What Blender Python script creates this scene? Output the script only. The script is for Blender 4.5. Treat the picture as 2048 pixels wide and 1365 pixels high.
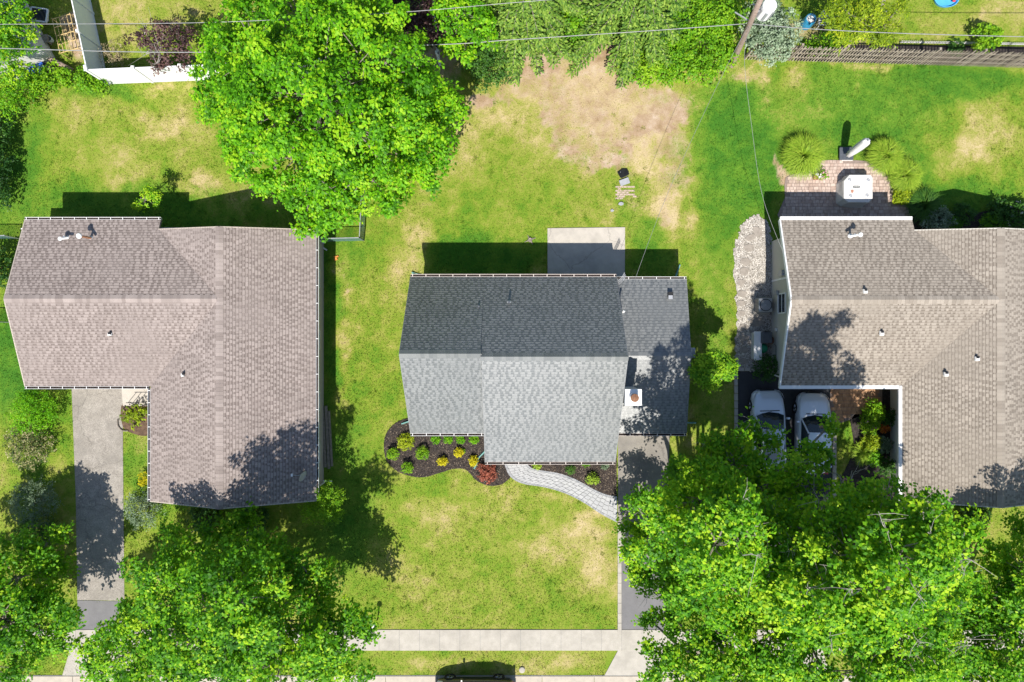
import bpy, bmesh, math, random
import numpy as np
from mathutils import Vector, Matrix

# ------------------------------------------------------------------ camera, world, sun
for o in list(bpy.data.objects):
    bpy.data.objects.remove(o, do_unlink=True)
SC = bpy.context.scene
COL = SC.collection
CH = 39.0            # drone height in metres
F = 1365.0           # focal length in pixels of the 2048 px photograph
X0, Y0 = 1024.0, 682.5
cam = bpy.data.cameras.new('camera')
cam.sensor_width = 36.0
cam.lens = 36.0 * F / 2048.0
cam.clip_start = 0.1
cam.clip_end = 2000
camo = bpy.data.objects.new('camera', cam)
camo.location = (0, 0, CH)
camo.rotation_euler = (0, 0, 0)
COL.objects.link(camo)
SC.camera = camo

SUN_EL = math.radians(55.0)
SUN_AZ = math.radians(6.0)          # shadows run to +y and a little to +x
w = bpy.data.worlds.new('World'); SC.world = w; w.use_nodes = True
nt = w.node_tree; nt.nodes.clear()
sky = nt.nodes.new('ShaderNodeTexSky'); sky.sky_type = 'NISHITA'; sky.sun_disc = False
sky.sun_elevation = SUN_EL; sky.sun_rotation = math.radians(180.0) + SUN_AZ
sky.dust_density = 0.6; sky.ozone_density = 1.2
bg = nt.nodes.new('ShaderNodeBackground'); bg.inputs['Strength'].default_value = 0.104
wo = nt.nodes.new('ShaderNodeOutputWorld')
nt.links.new(sky.outputs[0], bg.inputs['Color']); nt.links.new(bg.outputs[0], wo.inputs['Surface'])
sl = bpy.data.lights.new('sun', 'SUN'); sl.energy = 5.0; sl.angle = math.radians(0.53); sl.color = (1.0, 0.955, 0.88)
so = bpy.data.objects.new('sun', sl); COL.objects.link(so)
so.rotation_euler = (math.radians(90) - SUN_EL, 0, -SUN_AZ)
so.location = (0, -30, 45)
SC.view_settings.view_transform = 'Standard'; SC.view_settings.look = 'None'
SC.view_settings.exposure = 0.74; SC.view_settings.gamma = 1.0; SC.view_settings.use_curve_mapping = False
SC.render.engine = 'CYCLES'
SC.cycles.max_bounces = 5; SC.cycles.diffuse_bounces = 3; SC.cycles.transmission_bounces = 3

RNG = np.random.default_rng(7)
random.seed(11)

def W(px, py, z=0.0):
    """a point of the photograph (2048 px wide) at height z, in metres"""
    k = (CH - z) / F
    return Vector(((px - X0) * k, (Y0 - py) * k, z))
def W2(pts, z=0.0):
    return [W(a, b, z) for a, b in pts]

# ------------------------------------------------------------------ materials
MATS = {}
def _n(nt, t, **kw):
    n = nt.nodes.new(t)
    for k, v in kw.items():
        setattr(n, k, v)
    return n
def _ramp(nt, stops):
    r = nt.nodes.new('ShaderNodeValToRGB')
    e = r.color_ramp.elements
    while len(e) > 1: e.remove(e[-1])
    e[0].position = stops[0][0]; e[0].color = (*stops[0][1], 1)
    for p, c in stops[1:]:
        x = e.new(p); x.color = (*c, 1)
    return r
def _noise(nt, pos, scale, detail=5, rough=0.6):
    n = nt.nodes.new('ShaderNodeTexNoise')
    n.inputs['Scale'].default_value = scale; n.inputs['Detail'].default_value = detail; n.inputs['Roughness'].default_value = rough
    nt.links.new(pos, n.inputs['Vector'])
    return n
def _mix(nt, a, b, fac, blend='MIX'):
    m = nt.nodes.new('ShaderNodeMix'); m.data_type = 'RGBA'; m.blend_type = blend
    for s, v in ((m.inputs[0], fac), (m.inputs[6], a), (m.inputs[7], b)):
        if hasattr(v, 'is_output'): nt.links.new(v, s)
        elif isinstance(v, (int, float)): s.default_value = v
        else: s.default_value = (*v, 1)
    return m.outputs[2]

def mat(name, c1, c2=None, scale=3.0, rough=0.85, bump=0.15, bscale=40.0, spec=0.3, metal=0.0, stops=None, attr=None,
        big=None, bigscale=0.5, coat=0.0, fine=None, finescale=90.0, vary=0.2, crack=0.0):
    """principled; c1/c2 mottled by noise; attr 'tint' -> ramp of stops instead of c1/c2; big = colour of large stains"""
    m = bpy.data.materials.new(name); m.use_nodes = True
    sc_ = lambda c: tuple(x*0.84 for x in c) if c else c
    c1, c2, big = sc_(c1), sc_(c2), sc_(big)
    if stops: stops = [(p_, sc_(c_)) for p_, c_ in stops]
    nt = m.node_tree; b = nt.nodes['Principled BSDF']
    geo = nt.nodes.new('ShaderNodeNewGeometry'); pos = geo.outputs['Position']
    if stops:
        a = nt.nodes.new('ShaderNodeAttribute'); a.attribute_name = attr or 'tint'
        r = _ramp(nt, stops); nt.links.new(a.outputs['Fac'], r.inputs[0]); col = r.outputs[0]
        n = _noise(nt, pos, scale)
        rr = _ramp(nt, [(0.3, (1 - vary,)*3), (0.7, (1 + vary,)*3)]); nt.links.new(n.outputs['Fac'], rr.inputs[0])
        col = _mix(nt, col, rr.outputs[0], 1.0, 'MULTIPLY')
    else:
        n = _noise(nt, pos, scale)
        r = _ramp(nt, [(0.32, c1), (0.68, c2 or c1)]); nt.links.new(n.outputs['Fac'], r.inputs[0]); col = r.outputs[0]
    if fine:
        n3 = _noise(nt, pos, finescale, 2)
        r3 = _ramp(nt, [(0.35, (1-fine,)*3), (0.65, (1+fine,)*3)]); nt.links.new(n3.outputs['Fac'], r3.inputs[0])
        col = _mix(nt, col, r3.outputs[0], 1.0, 'MULTIPLY')
    if big:
        n2 = _noise(nt, pos, bigscale, 6)
        r2 = _ramp(nt, [(0.48, (0, 0, 0)), (0.72, (0.85, 0.85, 0.85))]); nt.links.new(n2.outputs['Fac'], r2.inputs[0])
        col = _mix(nt, col, big, r2.outputs[0])
    if crack:
        wn = _noise(nt, pos, 1.6, 4); wv = nt.nodes.new('ShaderNodeVectorMath'); wv.operation = 'MULTIPLY_ADD'
        nt.links.new(wn.outputs['Color'], wv.inputs[0]); wv.inputs[1].default_value = (.7, .7, .7); nt.links.new(pos, wv.inputs[2])
        vo = nt.nodes.new('ShaderNodeTexVoronoi'); vo.feature = 'DISTANCE_TO_EDGE'; vo.inputs['Scale'].default_value = crack; nt.links.new(wv.outputs[0], vo.inputs['Vector'])
        rc = _ramp(nt, [(0.003, (.74,)*3), (0.010, (1,)*3)]); nt.links.new(vo.outputs['Distance'], rc.inputs[0])
        col = _mix(nt, col, rc.outputs[0], 1.0, 'MULTIPLY')
    nt.links.new(col, b.inputs['Base Color'])
    b.inputs['Roughness'].default_value = rough; b.inputs['Specular IOR Level'].default_value = spec; b.inputs['Metallic'].default_value = metal
    b.inputs['Coat Weight'].default_value = coat
    if bump > 0:
        nb = _noise(nt, pos, bscale, 4)
        bp = nt.nodes.new('ShaderNodeBump'); bp.inputs['Strength'].default_value = bump; bp.inputs['Distance'].default_value = 0.02
        nt.links.new(nb.outputs['Fac'], bp.inputs['Height']); nt.links.new(bp.outputs[0], b.inputs['Normal'])
    MATS[name] = m
    return m

def leaf_mat(name, stops, trans=(0.25, 0.42, 0.03), tf=0.3, rough=0.55, spec=0.22):
    m = bpy.data.materials.new(name); m.use_nodes = True
    nt = m.node_tree; b = nt.nodes['Principled BSDF']; out = nt.nodes['Material Output']
    a = nt.nodes.new('ShaderNodeAttribute'); a.attribute_name = 'tint'
    r = _ramp(nt, stops); nt.links.new(a.outputs['Fac'], r.inputs[0])
    nt.links.new(r.outputs[0], b.inputs['Base Color'])
    b.inputs['Roughness'].default_value = rough; b.inputs['Specular IOR Level'].default_value = spec
    t = nt.nodes.new('ShaderNodeBsdfTranslucent'); t.inputs['Color'].default_value = (*trans, 1)
    mx = nt.nodes.new('ShaderNodeMixShader'); mx.inputs[0].default_value = tf
    nt.links.new(b.outputs[0], mx.inputs[1]); nt.links.new(t.outputs[0], mx.inputs[2]); nt.links.new(mx.outputs[0], out.inputs['Surface'])
    MATS[name] = m
    return m

def lawn_mat():
    m = bpy.data.materials.new('lawn'); m.use_nodes = True
    nt = m.node_tree; b = nt.nodes['Principled BSDF']
    geo = nt.nodes.new('ShaderNodeNewGeometry'); pos = geo.outputs['Position']
    def att(n):
        a = nt.nodes.new('ShaderNodeAttribute'); a.attribute_name = n; return a.outputs['Fac']
    def math_(op, a, b_):
        q = nt.nodes.new('ShaderNodeMath'); q.operation = op
        for i, v in enumerate((a, b_)):
            if hasattr(v, 'is_output'): nt.links.new(v, q.inputs[i])
            else: q.inputs[i].default_value = v
        return q.outputs[0]
    n1 = _noise(nt, pos, 1.7, 10, 0.78); n2 = _noise(nt, pos, 12, 5, 0.75)
    n1.inputs['Distortion'].default_value = 0.6
    j = math_('MULTIPLY', math_('SUBTRACT', n1.outputs['Fac'], 0.5), 1.35)
    k = math_('MULTIPLY', math_('SUBTRACT', n2.outputs['Fac'], 0.5), 0.8)
    d = math_('ADD', att('dry'), math_('ADD', j, k))
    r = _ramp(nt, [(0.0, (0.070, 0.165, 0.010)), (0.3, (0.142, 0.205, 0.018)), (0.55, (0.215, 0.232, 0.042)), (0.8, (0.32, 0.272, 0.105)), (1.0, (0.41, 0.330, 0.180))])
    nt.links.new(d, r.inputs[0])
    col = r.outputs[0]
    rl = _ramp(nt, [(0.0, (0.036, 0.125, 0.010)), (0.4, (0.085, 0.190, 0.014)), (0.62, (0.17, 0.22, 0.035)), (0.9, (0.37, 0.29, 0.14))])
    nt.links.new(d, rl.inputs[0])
    col = _mix(nt, col, rl.outputs[0], att('lush_shade'))
    n3 = _noise(nt, pos, 1.2, 8, 0.65)
    rs = _ramp(nt, [(0.3, (0.20, 0.135, 0.065)), (0.45, (0.285, 0.20, 0.125)), (0.57, (0.345, 0.255, 0.175)), (0.68, (0.41, 0.325, 0.25))]); nt.links.new(n3.outputs['Fac'], rs.inputs[0])
    s = math_('ADD', att('soil'), math_('MULTIPLY', math_('SUBTRACT', n1.outputs['Fac'], 0.5), 1.3))
    rr = _ramp(nt, [(0.30, (0, 0, 0)), (0.78, (1, 1, 1))]); nt.links.new(s, rr.inputs[0])
    col = _mix(nt, col, rs.outputs[0], rr.outputs[0])
    n4 = _noise(nt, pos, 55, 3, 0.6)
    r4 = _ramp(nt, [(0.3, (0.70,)*3), (0.7, (1.28,)*3)]); nt.links.new(n4.outputs['Fac'], r4.inputs[0])
    col = _mix(nt, col, r4.outputs[0], 1.0, 'MULTIPLY')
    nt.links.new(col, b.inputs['Base Color'])
    b.inputs['Roughness'].default_value = 0.9; b.inputs['Specular IOR Level'].default_value = 0.15
    bp = nt.nodes.new('ShaderNodeBump'); bp.inputs['Strength'].default_value = 0.5; bp.inputs['Distance'].default_value = 0.05
    nt.links.new(n2.outputs['Fac'], bp.inputs['Height']); nt.links.new(bp.outputs[0], b.inputs['Normal'])
    MATS['lawn'] = m
lawn_mat()

mat('concrete', (0.375, 0.345, 0.295), (0.45, 0.415, 0.36), 2.5, 0.9, 0.15, 60, big=(0.31, 0.285, 0.245), bigscale=0.8, fine=0.09)
mat('kerb_concrete', (0.40, 0.355, 0.295), (0.50, 0.435, 0.355), 3, 0.9, 0.2, 50, fine=0.10)
mat('patio_concrete', (0.42, 0.385, 0.335), (0.50, 0.455, 0.395), 1.8, 0.9, 0.12, 50, big=(0.36, 0.33, 0.29), bigscale=1.2, fine=0.07, crack=.3)
mat('asphalt_old', (0.25, 0.225, 0.195), (0.33, 0.30, 0.262), 2.0, 0.92, 0.5, 28, big=(0.22, 0.20, 0.175), bigscale=0.7, fine=0.26, finescale=24, crack=.32)
mat('asphalt_mid', (0.21, 0.19, 0.165), (0.29, 0.265, 0.23), 0.8, 0.9, 0.2, 60, big=(0.17, 0.16, 0.15), bigscale=0.5, fine=0.10, finescale=30, crack=.25)
mat('asphalt_new', (0.15, 0.145, 0.148), (0.185, 0.18, 0.182), 1.5, 0.85, 0.2, 60, fine=0.06)
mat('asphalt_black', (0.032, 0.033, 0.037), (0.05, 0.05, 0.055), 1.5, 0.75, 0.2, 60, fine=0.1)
mat('road', (0.06, 0.06, 0.06), (0.09, 0.088, 0.085), 1.0, 0.9, 0.3, 40, fine=0.15)
mat('mulch', (0.022, 0.018, 0.017), (0.06, 0.048, 0.043), 9, 0.95, 0.9, 22, fine=0.35, finescale=35)
mat('mulch_chip', None, stops=[(0, (0.012, 0.009, 0.008)), (0.6, (0.05, 0.038, 0.032)), (0.88, (0.12, 0.09, 0.07)), (1, (0.30, 0.24, 0.17))], rough=0.95, bump=0)
mat('soil', (0.07, 0.045, 0.03), (0.16, 0.10, 0.065), 6, 0.95, 0.8, 25, fine=0.2)
mat('gravel_bed', (0.28, 0.25, 0.21), (0.40, 0.365, 0.315), 12, 0.9, 0.8, 30, fine=0.25, finescale=30)
mat('gravel_stone', None, stops=[(0, (0.13, 0.115, 0.10)), (0.5, (0.36, 0.325, 0.28)), (1, (0.66, 0.62, 0.57))], rough=0.85, bump=0)
mat('flagstone', (0.24, 0.21, 0.18), (0.34, 0.30, 0.26), 5, 0.9, 0.3, 25)
mat('bluestone', (0.27, 0.28, 0.30), (0.36, 0.37, 0.39), 5, 0.9, 0.3, 25)
mat('paver_grey', None, stops=[(0, (0.37, 0.37, 0.372)), (0.5, (0.395, 0.395, 0.395)), (1, (0.42, 0.42, 0.415))], scale=6, rough=0.85, bump=0.2, vary=.08)
mat('paver_border', None, stops=[(0, (0.26, 0.27, 0.28)), (1, (0.36, 0.36, 0.37))], scale=6, rough=0.85, bump=0.2)
mat('paver_pink', None, stops=[(0, (0.37, 0.27, 0.22)), (0.5, (0.46, 0.355, 0.295)), (1, (0.54, 0.43, 0.365))], scale=6, rough=0.88, bump=0.2)
mat('paver_orange', None, stops=[(0, (0.40, 0.22, 0.12)), (1, (0.54, 0.32, 0.18))], scale=6, rough=0.88, bump=0.2)
mat('joint_sand', (0.31, 0.31, 0.305), (0.36, 0.355, 0.345), 8, 0.95, 0.3)
mat('joint_dark', (0.22, 0.17, 0.145), (0.29, 0.225, 0.19), 8, 0.95, 0.3)
def shingle_mat(name, dark, mid, light, stain, rough=0.92, spec=0.15):
    mat(name, None, stops=[(0.0, dark), (0.35, mid), (0.7, light), (1.0, tuple(min(1, c*1.12) for c in light))], scale=1.1, rough=rough, bump=0.2, bscale=70,
        spec=spec, big=stain, bigscale=0.28, fine=0.10, finescale=70, vary=0.09)
shingle_mat('shingle_brown', (0.118, 0.092, 0.082), (0.225, 0.185, 0.168), (0.318, 0.268, 0.245), (0.265, 0.222, 0.203))
shingle_mat('shingle_grey', (0.060, 0.066, 0.069), (0.114, 0.121, 0.122), (0.170, 0.175, 0.172), (0.134, 0.139, 0.137), 0.44, 1.0)
shingle_mat('shingle_slate', (0.042, 0.052, 0.060), (0.10, 0.115, 0.125), (0.155, 0.172, 0.18), (0.11, 0.122, 0.13))
shingle_mat('shingle_taupe', (0.130, 0.107, 0.086), (0.238, 0.203, 0.168), (0.330, 0.288, 0.242), (0.28, 0.243, 0.202))
mat('white_metal', (0.74, 0.73, 0.71), (0.82, 0.81, 0.79), 4, 0.5, 0.0, spec=0.4)
mat('gutter_cream', (0.66, 0.58, 0.53), (0.76, 0.68, 0.62), 3, 0.55, 0.0)
mat('gutter_dark', (0.03, 0.022, 0.02), (0.06, 0.045, 0.04), 5, 0.9, 0.2)
mat('trim_grey', (0.20, 0.205, 0.21), (0.26, 0.265, 0.27), 4, 0.6, 0.0)
mat('siding_cream', (0.56, 0.53, 0.46), (0.60, 0.57, 0.50), 2, 0.7, 0.05)
mat('siding_white', (0.62, 0.61, 0.58), (0.68, 0.67, 0.64), 2, 0.7, 0.05)
mat('siding_tan', (0.44, 0.38, 0.32), (0.50, 0.43, 0.36), 2, 0.7, 0.05)
mat('brick_wall', (0.30, 0.17, 0.13), (0.40, 0.24, 0.18), 8, 0.85, 0.3)
mat('foundation', (0.30, 0.29, 0.28), (0.38, 0.37, 0.35), 3, 0.9, 0.2)
mat('glass_dark', (0.02, 0.025, 0.03), (0.03, 0.035, 0.045), 2, 0.06, 0.0, spec=0.6)
mat('car_glass', (0.012, 0.022, 0.026), (0.016, 0.028, 0.034), 2, 0.04, 0.0, spec=0.7)
mat('car_silver', (0.66, 0.70, 0.76), (0.68, 0.72, 0.78), 2, 0.35, 0.0, spec=0.5, metal=0.25, coat=0.7)
mat('car_pearl', (0.78, 0.80, 0.84), (0.80, 0.82, 0.86), 2, 0.35, 0.0, spec=0.5, metal=0.2, coat=0.7)
mat('car_black', (0.015, 0.017, 0.02), (0.02, 0.022, 0.026), 2, 0.3, 0.0, spec=0.5, coat=0.8)
mat('rubber', (0.015, 0.015, 0.015), (0.03, 0.03, 0.03), 6, 0.85, 0.1)
mat('chrome', (0.6, 0.6, 0.62), (0.7, 0.7, 0.72), 4, 0.2, 0.0, metal=0.9)
mat('lamp_clear', (0.75, 0.77, 0.8), (0.8, 0.82, 0.85), 4, 0.1, 0.0, spec=0.7)
mat('lamp_red', (0.35, 0.02, 0.02), (0.4, 0.03, 0.03), 4, 0.15, 0.0, spec=0.6)
mat('black_plastic', (0.012, 0.012, 0.013), (0.025, 0.025, 0.027), 5, 0.5, 0.05)
mat('dark_grey_metal', (0.075, 0.085, 0.10), (0.11, 0.12, 0.14), 4, 0.5, 0.05, metal=0.2)
mat('grey_metal', (0.36, 0.37, 0.39), (0.46, 0.47, 0.49), 4, 0.45, 0.0, metal=0.3)
mat('rust', (0.16, 0.075, 0.04), (0.28, 0.14, 0.08), 12, 0.85, 0.2)
mat('bark_grey', (0.16, 0.13, 0.11), (0.30, 0.26, 0.22), 9, 0.95, 0.7, 20)
mat('bark_brown', (0.10, 0.07, 0.05), (0.20, 0.145, 0.11), 9, 0.95, 0.7, 20)
mat('twig_grey', (0.30, 0.27, 0.24), (0.42, 0.39, 0.35), 9, 0.95, 0.2, 20)
mat('pole_wood', (0.26, 0.19, 0.155), (0.38, 0.29, 0.24), 6, 0.95, 0.5, 25)
mat('old_wood', (0.24, 0.20, 0.155), (0.36, 0.31, 0.25), 7, 0.95, 0.5, 25)
mat('picket_wood', None, stops=[(0, (0.24, 0.20, 0.155)), (0.5, (0.36, 0.30, 0.235)), (1, (0.47, 0.40, 0.32))], scale=6, rough=0.95, bump=0.4, bscale=25)
mat('plank_wood', (0.20, 0.17, 0.13), (0.33, 0.28, 0.22), 7, 0.95, 0.5, 25)
mat('bamboo', (0.48, 0.34, 0.14), (0.62, 0.46, 0.22), 7, 0.7, 0.2, 25)
mat('vinyl_white', (0.80, 0.80, 0.80), (0.84, 0.84, 0.84), 2, 0.5, 0.0, spec=0.4)
mat('wire_grey', (0.25, 0.25, 0.25), (0.36, 0.36, 0.36), 6, 0.5, 0.0, metal=0.3)
mat('cover_grey', (0.60, 0.575, 0.545), (0.68, 0.655, 0.62), 2.5, 0.75, 0.12, 12)
mat('canvas', (0.70, 0.68, 0.67), (0.78, 0.76, 0.75), 4, 0.85, 0.3, 10)
mat('bin_blue', (0.02, 0.09, 0.42), (0.03, 0.12, 0.5), 3, 0.4, 0.0)
mat('barrel_blue', (0.03, 0.25, 0.46), (0.05, 0.31, 0.54), 3, 0.4, 0.05)
mat('pool_blue', (0.07, 0.36, 0.66), (0.10, 0.42, 0.72), 3, 0.35, 0.0)
mat('toy_red', (0.55, 0.05, 0.07), (0.6, 0.07, 0.1), 3, 0.4, 0.0)
mat('plastic_green', (0.015, 0.22, 0.11), (0.02, 0.27, 0.14), 3, 0.4, 0.0)
mat('downspout_green', (0.10, 0.26, 0.24), (0.16, 0.34, 0.31), 4, 0.5, 0.0)
mat('terracotta', (0.40, 0.20, 0.13), (0.50, 0.27, 0.18), 4, 0.85, 0.1)
mat('orange', (0.62, 0.22, 0.04), (0.7, 0.3, 0.08), 5, 0.7, 0.0)
mat('petal_pink', (0.62, 0.22, 0.32), (0.75, 0.45, 0.5), 9, 0.7, 0.0)
mat('petal_white', (0.62, 0.60, 0.60), (0.75, 0.73, 0.72), 9, 0.7, 0.0)
mat('ink_dark', (0.015, 0.03, 0.03), (0.03, 0.05, 0.05), 5, 0.7, 0.0)
mat('ink_brown', (0.35, 0.16, 0.10), (0.42, 0.22, 0.15), 9, 0.7, 0.0)
mat('mesh_green', (0.10, 0.20, 0.16), (0.14, 0.26, 0.21), 6, 0.6, 0.0)

leaf_mat('leaf_maple', [(0, (0.035, 0.135, 0.002)), (0.35, (0.090, 0.285, 0.004)), (0.7, (0.155, 0.390, 0.006)), (1, (0.285, 0.48, 0.012))], (0.36, 0.66, 0.005), 0.36)
leaf_mat('leaf_oak', [(0, (0.022, 0.100, 0.004)), (0.35, (0.080, 0.250, 0.006)), (0.7, (0.170, 0.375, 0.008)), (1, (0.36, 0.52, 0.016))], (0.30, 0.62, 0.01), 0.36)
leaf_mat('leaf_deep', [(0, (0.012, 0.048, 0.010)), (0.5, (0.030, 0.10, 0.014)), (1, (0.085, 0.19, 0.022))], (0.13, 0.28, 0.03), 0.25)
leaf_mat('leaf_bright', [(0, (0.04, 0.14, 0.006)), (0.5, (0.11, 0.29, 0.008)), (1, (0.27, 0.45, 0.015))], (0.28, 0.50, 0.02), 0.34)
leaf_mat('leaf_lime', [(0, (0.10, 0.17, 0.006)), (0.5, (0.21, 0.30, 0.008)), (1, (0.40, 0.46, 0.02))], (0.45, 0.55, 0.02), 0.3)
leaf_mat('leaf_yellow', [(0, (0.32, 0.28, 0.004)), (0.5, (0.52, 0.46, 0.006)), (1, (0.66, 0.60, 0.02))], (0.6, 0.55, 0.02), 0.25)
leaf_mat('leaf_grass', [(0, (0.09, 0.19, 0.012)), (0.5, (0.19, 0.33, 0.02)), (1, (0.36, 0.48, 0.05))], (0.3, 0.42, 0.04), 0.3)
leaf_mat('leaf_plum', [(0, (0.022, 0.010, 0.012)), (0.5, (0.060, 0.030, 0.030)), (1, (0.17, 0.10, 0.085))], (0.16, 0.05, 0.06), 0.2)
leaf_mat('leaf_red', [(0, (0.12, 0.03, 0.02)), (0.5, (0.25, 0.07, 0.045)), (1, (0.44, 0.15, 0.09))], (0.4, 0.12, 0.06), 0.25)
leaf_mat('leaf_silver', [(0, (0.06, 0.10, 0.05)), (0.5, (0.17, 0.24, 0.14)), (1, (0.34, 0.42, 0.29))], (0.25, 0.33, 0.18), 0.2)
leaf_mat('leaf_spruce', [(0, (0.030, 0.085, 0.010)), (0.5, (0.105, 0.205, 0.022)), (1, (0.24, 0.35, 0.050))], (0.16, 0.22, 0.06), 0.15, rough=0.6)
leaf_mat('leaf_blossom', [(0, (0.03, 0.07, 0.015)), (0.35, (0.10, 0.14, 0.03)), (0.6, (0.28, 0.26, 0.10)), (1, (0.52, 0.45, 0.28))], (0.35, 0.35, 0.15), 0.2)
leaf_mat('leaf_dry', [(0, (0.20, 0.15, 0.08)), (0.5, (0.32, 0.25, 0.14)), (1, (0.45, 0.37, 0.24))], (0.3, 0.25, 0.12), 0.2)
leaf_mat('leaf_orange', [(0, (0.35, 0.06, 0.01)), (0.5, (0.62, 0.14, 0.02)), (1, (0.75, 0.30, 0.05))], (0.6, 0.15, 0.02), 0.2)

# ------------------------------------------------------------------ mesh helpers
def link(o, parent=None):
    COL.objects.link(o)
    if parent is not None:
        o.parent = parent
        o.matrix_parent_inverse = Matrix.Translation(-Vector(parent.get('base', (0, 0, 0))))
    return o
def tag(o, label=None, cat=None, group=None, kind=None):
    if label: o['label'] = label
    if cat: o['category'] = cat
    if group: o['group'] = group
    if kind: o['kind'] = kind
    return o
def thing(name, label, cat, loc=(0, 0, 0), group=None):
    o = bpy.data.objects.new(name, None); o.empty_display_size = 0.3
    o.location = loc; o['base'] = tuple(loc); COL.objects.link(o)
    return tag(o, label, cat, group)
def copy_tree(o, parent=None):
    c = o.copy(); COL.objects.link(c)
    if parent is not None:
        c.parent = parent; c.matrix_parent_inverse = o.matrix_parent_inverse.copy()
    for ch in list(o.children):
        copy_tree(ch, c)
    return c

class MB:
    """collects shapes for ONE mesh object"""
    def __init__(s): s.v = []; s.f = []; s.t = []; s.tint = 0.5
    def add(s, vs, fs):
        n = len(s.v); s.v += [tuple(x) for x in vs]
        s.f += [tuple(i + n for i in f) for f in fs]; s.t += [s.tint] * len(fs)
        return s
    def box(s, c, d, rz=0.0, rx=0.0, ry=0.0, taper=1.0):
        M_ = Matrix.Translation(c) @ Matrix.Rotation(rz, 4, 'Z') @ Matrix.Rotation(ry, 4, 'Y') @ Matrix.Rotation(rx, 4, 'X')
        x, y, z = d[0]/2, d[1]/2, d[2]/2
        vs = [M_ @ Vector(p) for p in ((-x, -y, -z), (x, -y, -z), (x, y, -z), (-x, y, -z), (-x*taper, -y*taper, z), (x*taper, -y*taper, z), (x*taper, y*taper, z), (-x*taper, y*taper, z))]
        return s.add(vs, [(0, 3, 2, 1), (4, 5, 6, 7), (0, 1, 5, 4), (1, 2, 6, 5), (2, 3, 7, 6), (3, 0, 4, 7)])
    def bar(s, a, b, w_, h_, up=(0, 0, 1)):
        a = Vector(a); b = Vector(b); d = (b - a).normalized(); u = Vector(up)
        if abs(d.dot(u)) > 0.98: u = Vector((1, 0, 0))
        r = d.cross(u).normalized(); u = r.cross(d)
        vs = []
        for p in (a, b):
            for i, j in ((-1, -1), (1, -1), (1, 1), (-1, 1)):
                vs.append(p + r * (i * w_/2) + u * (j * h_/2))
        return s.add(vs, [(0, 1, 2, 3), (7, 6, 5, 4), (0, 4, 5, 1), (1, 5, 6, 2), (2, 6, 7, 3), (3, 7, 4, 0)])
    def tube(s, pts, rad, n=8, cap=True):
        pts = [Vector(p) for p in pts]
        if not isinstance(rad, (list, tuple)): rad = [rad] * len(pts)
        rings = []
        for i, p in enumerate(pts):
            d = (pts[min(i+1, len(pts)-1)] - pts[max(i-1, 0)])
            d = d.normalized() if d.length > 1e-9 else Vector((0, 0, 1))
            u = Vector((0, 0, 1)) if abs(d.z) < 0.95 else Vector((1, 0, 0))
            r = d.cross(u).normalized(); u = r.cross(d)
            rings.append([p + (r * math.cos(2*math.pi*k/n) + u * math.sin(2*math.pi*k/n)) * rad[i] for k in range(n)])
        vs = [q for r in rings for q in r]; fs = []
        for i in range(len(pts)-1):
            for k in range(n):
                a = i*n + k; b = i*n + (k+1) % n
                fs.append((a, b, b+n, a+n))
        if cap:
            fs.append(tuple(range(n-1, -1, -1))); fs.append(tuple(range((len(pts)-1)*n, len(pts)*n)))
        return s.add(vs, fs)
    def lathe(s, prof, c=(0, 0, 0), n=16, sx=1.0, sy=1.0):
        c = Vector(c); vs = []; fs = []
        for r, z in prof:
            for k in range(n):
                a = 2*math.pi*k/n; vs.append(c + Vector((r*math.cos(a)*sx, r*math.sin(a)*sy, z)))
        for i in range(len(prof)-1):
            for k in range(n):
                a = i*n + k; b = i*n + (k+1) % n; fs.append((a, b, b+n, a+n))
        fs.append(tuple(range(n-1, -1, -1))); fs.append(tuple(range((len(prof)-1)*n, len(prof)*n)))
        return s.add(vs, fs)
    def prism(s, poly, z0, z1):
        n = len(poly); P_ = [(p[0], p[1]) for p in poly]
        ar = sum(P_[i][0]*P_[(i+1) % n][1] - P_[(i+1) % n][0]*P_[i][1] for i in range(n))
        if ar < 0: P_ = P_[::-1]
        vs = [(x, y, z0) for x, y in P_] + [(x, y, z1) for x, y in P_]
        fs = [tuple(range(n-1, -1, -1)), tuple(range(n, 2*n))] + [(i, (i+1) % n, (i+1) % n + n, i + n) for i in range(n)]
        return s.add(vs, fs)
    def solid(s, poly3, dz):
        """polygon in 3-D pushed straight down by dz"""
        n = len(poly3); P_ = [Vector(p) for p in poly3]
        ar = sum(P_[i].x*P_[(i+1) % n].y - P_[(i+1) % n].x*P_[i].y for i in range(n))
        if ar < 0: P_ = P_[::-1]
        vs = P_ + [p - Vector((0, 0, dz)) for p in P_]
        fs = [tuple(range(n)), tuple(range(2*n-1, n-1, -1))] + [(i, i+n, (i+1) % n + n, (i+1) % n) for i in range(n)]
        return s.add(vs, fs)
    def mesh(s, name, m, smooth=False):
        me = bpy.data.meshes.new(name); me.from_pydata(s.v, [], s.f)
        if m: me.materials.append(MATS[m])
        a = me.attributes.new('tint', 'FLOAT', 'FACE'); a.data.foreach_set('value', np.array(s.t, dtype=np.float32))
        if smooth: me.polygons.foreach_set('use_smooth', [True] * len(me.polygons))
        me.update()
        return me
    def build(s, name, m, parent=None, smooth=False, bevel=0.0, **kw):
        o = bpy.data.objects.new(name, s.mesh(name, m, smooth)); link(o, parent)
        if bevel > 0:
            b = o.modifiers.new('bevel', 'BEVEL'); b.width = bevel; b.segments = 2; b.limit_method = 'ANGLE'
        return tag(o, **kw)

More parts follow.
